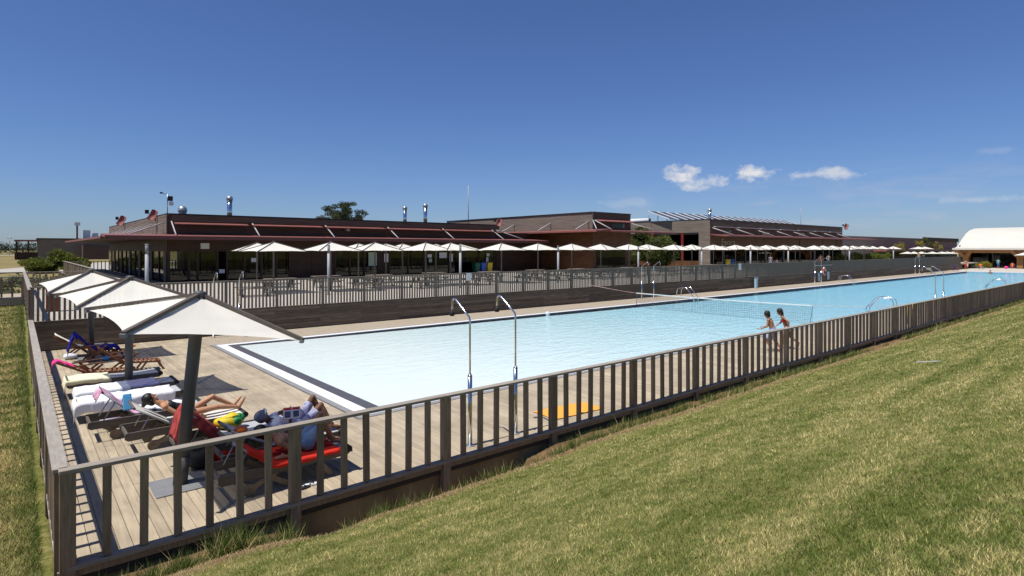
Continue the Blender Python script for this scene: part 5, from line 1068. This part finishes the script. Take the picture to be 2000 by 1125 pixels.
sb = [(g.uniform(-2.6,2.8), g.uniform(-2,2), g.uniform(.4,1.4), g.uniform(.9,1.4), g.uniform(.9,1.4), g.uniform(.5,.9)) for _ in range(20)]+[(0,0,2.3,1.1,1.0,.9),(.5,0,1.8,1.5,1.3,1.0),(-1.9,0,1.4,1.2,1.1,.8),(2.2,0,1.3,1.2,1.1,.8)]
tree('green_shrub', (3.5,84,.4), 1.2, sb, 12000, .14, lm_bri, 'large bright green bush beyond the railings at the left', 'shrub', seed=6, tr=.12)
for i,(x,y,h,w_,lab,mt) in enumerate(((163,38,6.0,2.6,'slender yellow-green young tree left of centre before the grey building',lm_yel),(178,38,5.6,2.2,'pale yellow young tree, middle one before the grey building',lm_yel),(186,38.5,6.8,1.6,'tallest thin young tree before the grey building',lm_mid),(197,38.5,5.4,2.0,'rightmost young yellow-green tree before the grey building',lm_yel),(121,38,4.6,1.2,'thin young tree right beside the gallery building end',lm_yel))):
    cl = [(g.uniform(-w_/2,w_/2), g.uniform(-1,1), h*g.uniform(.3,.95), w_*.22, .6, h*.12) for _ in range(14)]; tree('young_tree', (x,y,0), h*.4, cl, 1100, .14, mt, lab, seed=20+i, tr=.08, group='young trees before the grey building')
hl = [(x, g.uniform(-.6,.6), g.uniform(.5,1.6), .9,.6,.7) for x in np.arange(-14,14,.9)]
tree('hedge', (124,33,UP-.3), .6, hl, 7000, .15, lm_bri, 'green hedge behind the far terrace umbrellas', 'hedge', seed=31, tr=.05)
for i,(x,y,w_,h,lab) in enumerate(((132.6,17.9,1.8,.85,'low yellow-green shrub in front of the pavilion glass'),(133.2,16.4,1.1,1.2,'taller yellow-green shrub in front of the pavilion glass'),(133.5,20.3,.8,.6,'small shrub by the pavilion\'s left column'))):
    cl = [(g.uniform(-.4,.4), g.uniform(-w_,w_)*.8, h*g.uniform(.3,.8), .4,.5,h*.35) for _ in range(10)]; tree('pavilion_shrub', (x,y,0), h*.4, cl, 1200, .10, lm_yel, lab, 'shrub', seed=40+i, tr=.03, group='shrubs before the pavilion')
# scrub by the left railings
sc = []
for k in range(70): sc.append((g.uniform(-3,4.2), g.uniform(38.6,62), g.uniform(.3,.9), g.uniform(.4,.9), g.uniform(.4,.9), g.uniform(.3,.6)))
for k in range(20): sc.append((g.uniform(-4,-1.2), g.uniform(35.5,44), g.uniform(.3,.9), g.uniform(.4,.8), .6, .4))
o = link('scrub', crown(sc, 9000, .13, 9), lm_scrub); tag(o, 'grey-green scrub beyond the left railings', 'scrub', kind='stuff')
# distant wood
fo_ = [(x, 420+g.uniform(-14,14), g.uniform(2.5,5.8), g.uniform(5,9), 6, g.uniform(2.2,3.4)) for x in np.arange(-130,70,3.2)]+[(x, 560+g.uniform(-20,20), g.uniform(4,8), 9, 8, 3.6) for x in np.arange(60,560,7)]
o = link('distant_wood', crown(fo_, 60000, .42, 12), lm_for); tag(o, 'dark distant wood on the left horizon', 'wood', kind='stuff')
hm = MB(); hx = np.arange(-1500,2600,60)
for x in hx: hm.v += [(float(x),1500,-2),(float(x),1500,4+9*abs(mnoise.noise((x*.003,1,0)))+3*mnoise.noise((x*.02,2,0)))]
for i in range(len(hx)-1): hm.f.append((2*i,2*i+2,2*i+3,2*i+1)); hm.sm.append(True)
for i in range(len(hx)): hm.v.append((hm.v[2*i+1][0],1800,-2))
for i in range(len(hx)-1): hm.f.append((2*i+1,2*i+3,2*len(hx)+i+1,2*len(hx)+i)); hm.sm.append(True)
tag(hm.build('hills', lm_for), kind='structure')
# utility pole far left
for i,(x,y) in enumerate(((-6.5,300),(-2.5,330))):
    r_ = empty('utility_pole', (x,y,.5), 0, ('left one of the two far utility poles before the wood','right one of the two far utility poles before the wood')[i], 'utility pole', 'far utility poles'); MB().tube([(0,0,0),(0,0,11-i*2)],.14,6).build('pole', m_ltgrey, r_); MB().box(-1,1,-.06,.06,9.6-i*2,9.8-i*2).build('crossarm', m_ltgrey, r_)

# ---------------------------------------------------------------- grass
def blades(pts, hgt, wid, colr, lean, name, mat, label, cat):
    n = len(pts); g_ = rng; ang = g_.random(n)*2*math.pi; d = np.stack([np.cos(ang),np.sin(ang),np.zeros(n)],1); la = g_.random(n)*2*math.pi; ld = np.stack([np.cos(la),np.sin(la),np.zeros(n)],1)*lean[:,None]
    p = pts; tip = p+ld*hgt[:,None]; tip[:,2] += hgt*np.sqrt(np.maximum(.1,1-lean**2)); v = np.empty((n*3,3)); v[0::3] = p-d*wid[:,None]; v[1::3] = p+d*wid[:,None]; v[2::3] = tip
    me = bpy.data.meshes.new(name); me.vertices.add(n*3); me.vertices.foreach_set('co', v.ravel()); me.loops.add(n*3); me.loops.foreach_set('vertex_index', np.arange(n*3)); me.polygons.add(n); me.polygons.foreach_set('loop_start', np.arange(0,n*3,3)); me.polygons.foreach_set('loop_total', np.full(n,3))
    at = me.color_attributes.new('tint','FLOAT_COLOR','POINT'); c4 = np.repeat(np.concatenate([colr,np.ones((n,1))],1),3,axis=0); at.data.foreach_set('color', c4.ravel().astype(np.float32)); me.update(); me.validate()
    o = link(name, me, mat); return tag(o, label, cat, kind='stuff')
m_blade = bpy.data.materials.new('grass_blade'); m_blade.use_nodes = True; t = m_blade.node_tree; pb = bsdf(m_blade); pb.inputs['Roughness'].default_value = .6; pb.inputs['Specular IOR Level'].default_value = .25
vc = N(t,'ShaderNodeVertexColor'); vc.layer_name = 'tint'; t.links.new(vc.outputs[0], pb.inputs['Base Color']); tl = N(t,'ShaderNodeBsdfTranslucent'); t.links.new(vc.outputs[0], tl.inputs[0]); ms = N(t,'ShaderNodeMixShader'); ms.inputs[0].default_value = .3
t.links.new(pb.outputs[0],ms.inputs[1]); t.links.new(tl.outputs[0],ms.inputs[2]); t.links.new(ms.outputs[0], t.nodes['Material Output'].inputs[0])
GREEN = np.array([.140,.200,.034]); STRAW = np.array([.66,.54,.25]); DARK = np.array([.055,.085,.014])
def colour(P, dry0):
    n = len(P); f = np.empty(n); nf = mnoise.noise
    for i in range(n):
        x, y = P[i,0], P[i,1]; a = (x*.88+y*.47); b2 = (-x*.47+y*.88)
        f[i] = .60*nf((x*.22+y*.1, y*2.1, 0)) + .50*nf((x*4.5, y*6.5, 4)) + .35*nf((x*.32,y*.32,8)) + .25*nf((x*1.2,y*2.4,5))
    f = np.clip(dry0 + f*1.25 + rng.normal(0,.30,n), -.25, 1); shade = (1+np.minimum(f,0)*1.6)[:,None]; f = np.clip(f,0,1)[:,None]; c = (GREEN*(1-f)+STRAW*f)*shade
    dk = (rng.random(n) < .25)[:,None]; c = np.where(dk, DARK*(1-f*.5)+STRAW*.22*f, c); return c*(.78+.86*rng.random((n,1)))
CAMP = np.array([-.37,-8.02]); FWv = np.array([math.cos(R(49.5)), math.sin(R(49.5))]); RTv = np.array([FWv[1], -FWv[0]])
NB = 900000
dd = 2.2*(45/2.2)**rng.random(NB); lat = (rng.random(NB)*2.3-1.15)*dd
P = CAMP + FWv*dd[:,None] + RTv*lat[:,None]
keep = (P[:,1] < -.82-.40*rng.random(NB)**1.2) & (P[:,1] > -12) & (P[:,0] < 60)
P = P[keep]; dd = dd[keep]
Z = np.array([ground_z(x,y) for x,y in P]); n = len(P)
hg = (.024+.026*rng.random(n))*(1+dd*.008); wd = (.0021+.0014*rng.random(n))*np.maximum(1, dd/5.5)
blades(np.column_stack([P,Z-.004]), hg, wd, colour(P, .33), .35+.55*rng.random(n), 'lawn_grass', m_blade, 'short mown grass on the bank in front of the railing', 'grass')
# left strip of lawn
n = 90000; P = np.column_stack([-.14-1.6*rng.random(n)**1.2, -.35+36*rng.random(n)**1.8]); Z = np.array([ground_z(x,y) for x,y in P]); dist = P[:,1]+8
hg = (.035+.04*rng.random(n))*(1+dist*.012); wd = (.003+.0015*rng.random(n))*np.maximum(1,dist/6)
cc = colour(P, .62); nearf = np.exp(-((-P[:,0]-.1)/.28))[:,None]*(rng.random((n,1))<.8); cc = cc*(1-nearf)+np.array([.10,.15,.025])*nearf
blades(np.column_stack([P,Z-.004]), hg*(1+nearf[:,0]*.9), wd, cc, .3+.6*rng.random(n), 'lawn_grass', m_blade, 'dry patchy grass outside the left railing', 'grass')
# taller weeds along the trench and posts
cl = []
for k in range(90): x = .2+60*rng.random()**1.7; cl.append((x, -.42-.18*rng.random(), .05+.13*rng.random(), int(20+40*rng.random()), .10+.12*rng.random()))
for k in range(34): cl.append((2.7+k*.13+rng.random()*.1, -.52-.2*rng.random(), .08, int(10+60*rng.random()**2), .10+.1*rng.random()))
for k in range(26): cl.append((.15+k*.10+rng.random()*.1, -.34-.14*rng.random(), .10, 90, .13))
cl += [(1.55,-.42,.16,420,.30),(1.75,-.46,.14,330,.30),(2.35,-.36,.14,300,.26),(.75,-.40,.22,220,.16),(1.1,-.45,.2,200,.2),(3.55,-.62,.08,70,.2),(4.3,-.60,.07,60,.2),(5.35,-.62,.1,120,.2),(.35,-.42,.2,160,.15)]
for k in range(46): cl.append((7.0+k*.33+rng.random()*.3, -.36-.16*rng.random(), .16, 150, .20))
for k in range(40): cl.append((27+k*.75+rng.random()*.5, -.40-.2*rng.random(), .25, 130, .22))
pts = []; hh = []
for x, y, sp2, cnt, ht in cl:
    q = rng.normal(0, sp2*.5, (cnt,2)); 
    for a, b2 in q:
        yy = min(y+b2, -.2); pts.append((x+a, yy, ground_z(x+a, min(yy,-.43))-.01)); hh.append(ht*(.5+rng.random()))
pts = np.array(pts); hh = np.array(hh); n = len(pts); cc = np.where((rng.random((n,1))<.8), np.array([[.085,.14,.022]]), STRAW[None])*(.6+.8*rng.random((n,1)))
blades(pts, hh, np.full(n,.004)*(1+np.maximum(0,pts[:,0]-6)[:]*.04), cc, .2+.6*rng.random(n), 'trench_weeds', m_blade, 'taller green weeds along the foot of the railing', 'weeds')
# dry clippings on the soil lip
n = 60000; P = np.column_stack([.0+58*rng.random(n)**1.6, -.30-.80*rng.random(n)**1.1]); Z = np.array([ground_z(x,y) for x,y in P]); cc = (np.array([[.50,.37,.19]])*(.5+.8*rng.random((n,1))))
blades(np.column_stack([P,Z]), .03+.03*rng.random(n), .0025*(1+P[:,0]*.06), cc, .75+.2*rng.random(n), 'dry_clippings', m_blade, 'straw-coloured dry clippings on the soil lip by the trench', 'dry grass')
# stray white stick on the lawn
o = MB().beam((-.30,0,0),(.30,.02,.01),.022,.015).build('white_lath', m_white); px, py = 15.8, -4.04; o.location = (px,py,ground_z(px,py)+.05); o.rotation_euler = (0,0,R(-38)); tag(o, 'small white lath lying on the lawn at the right', 'lath')
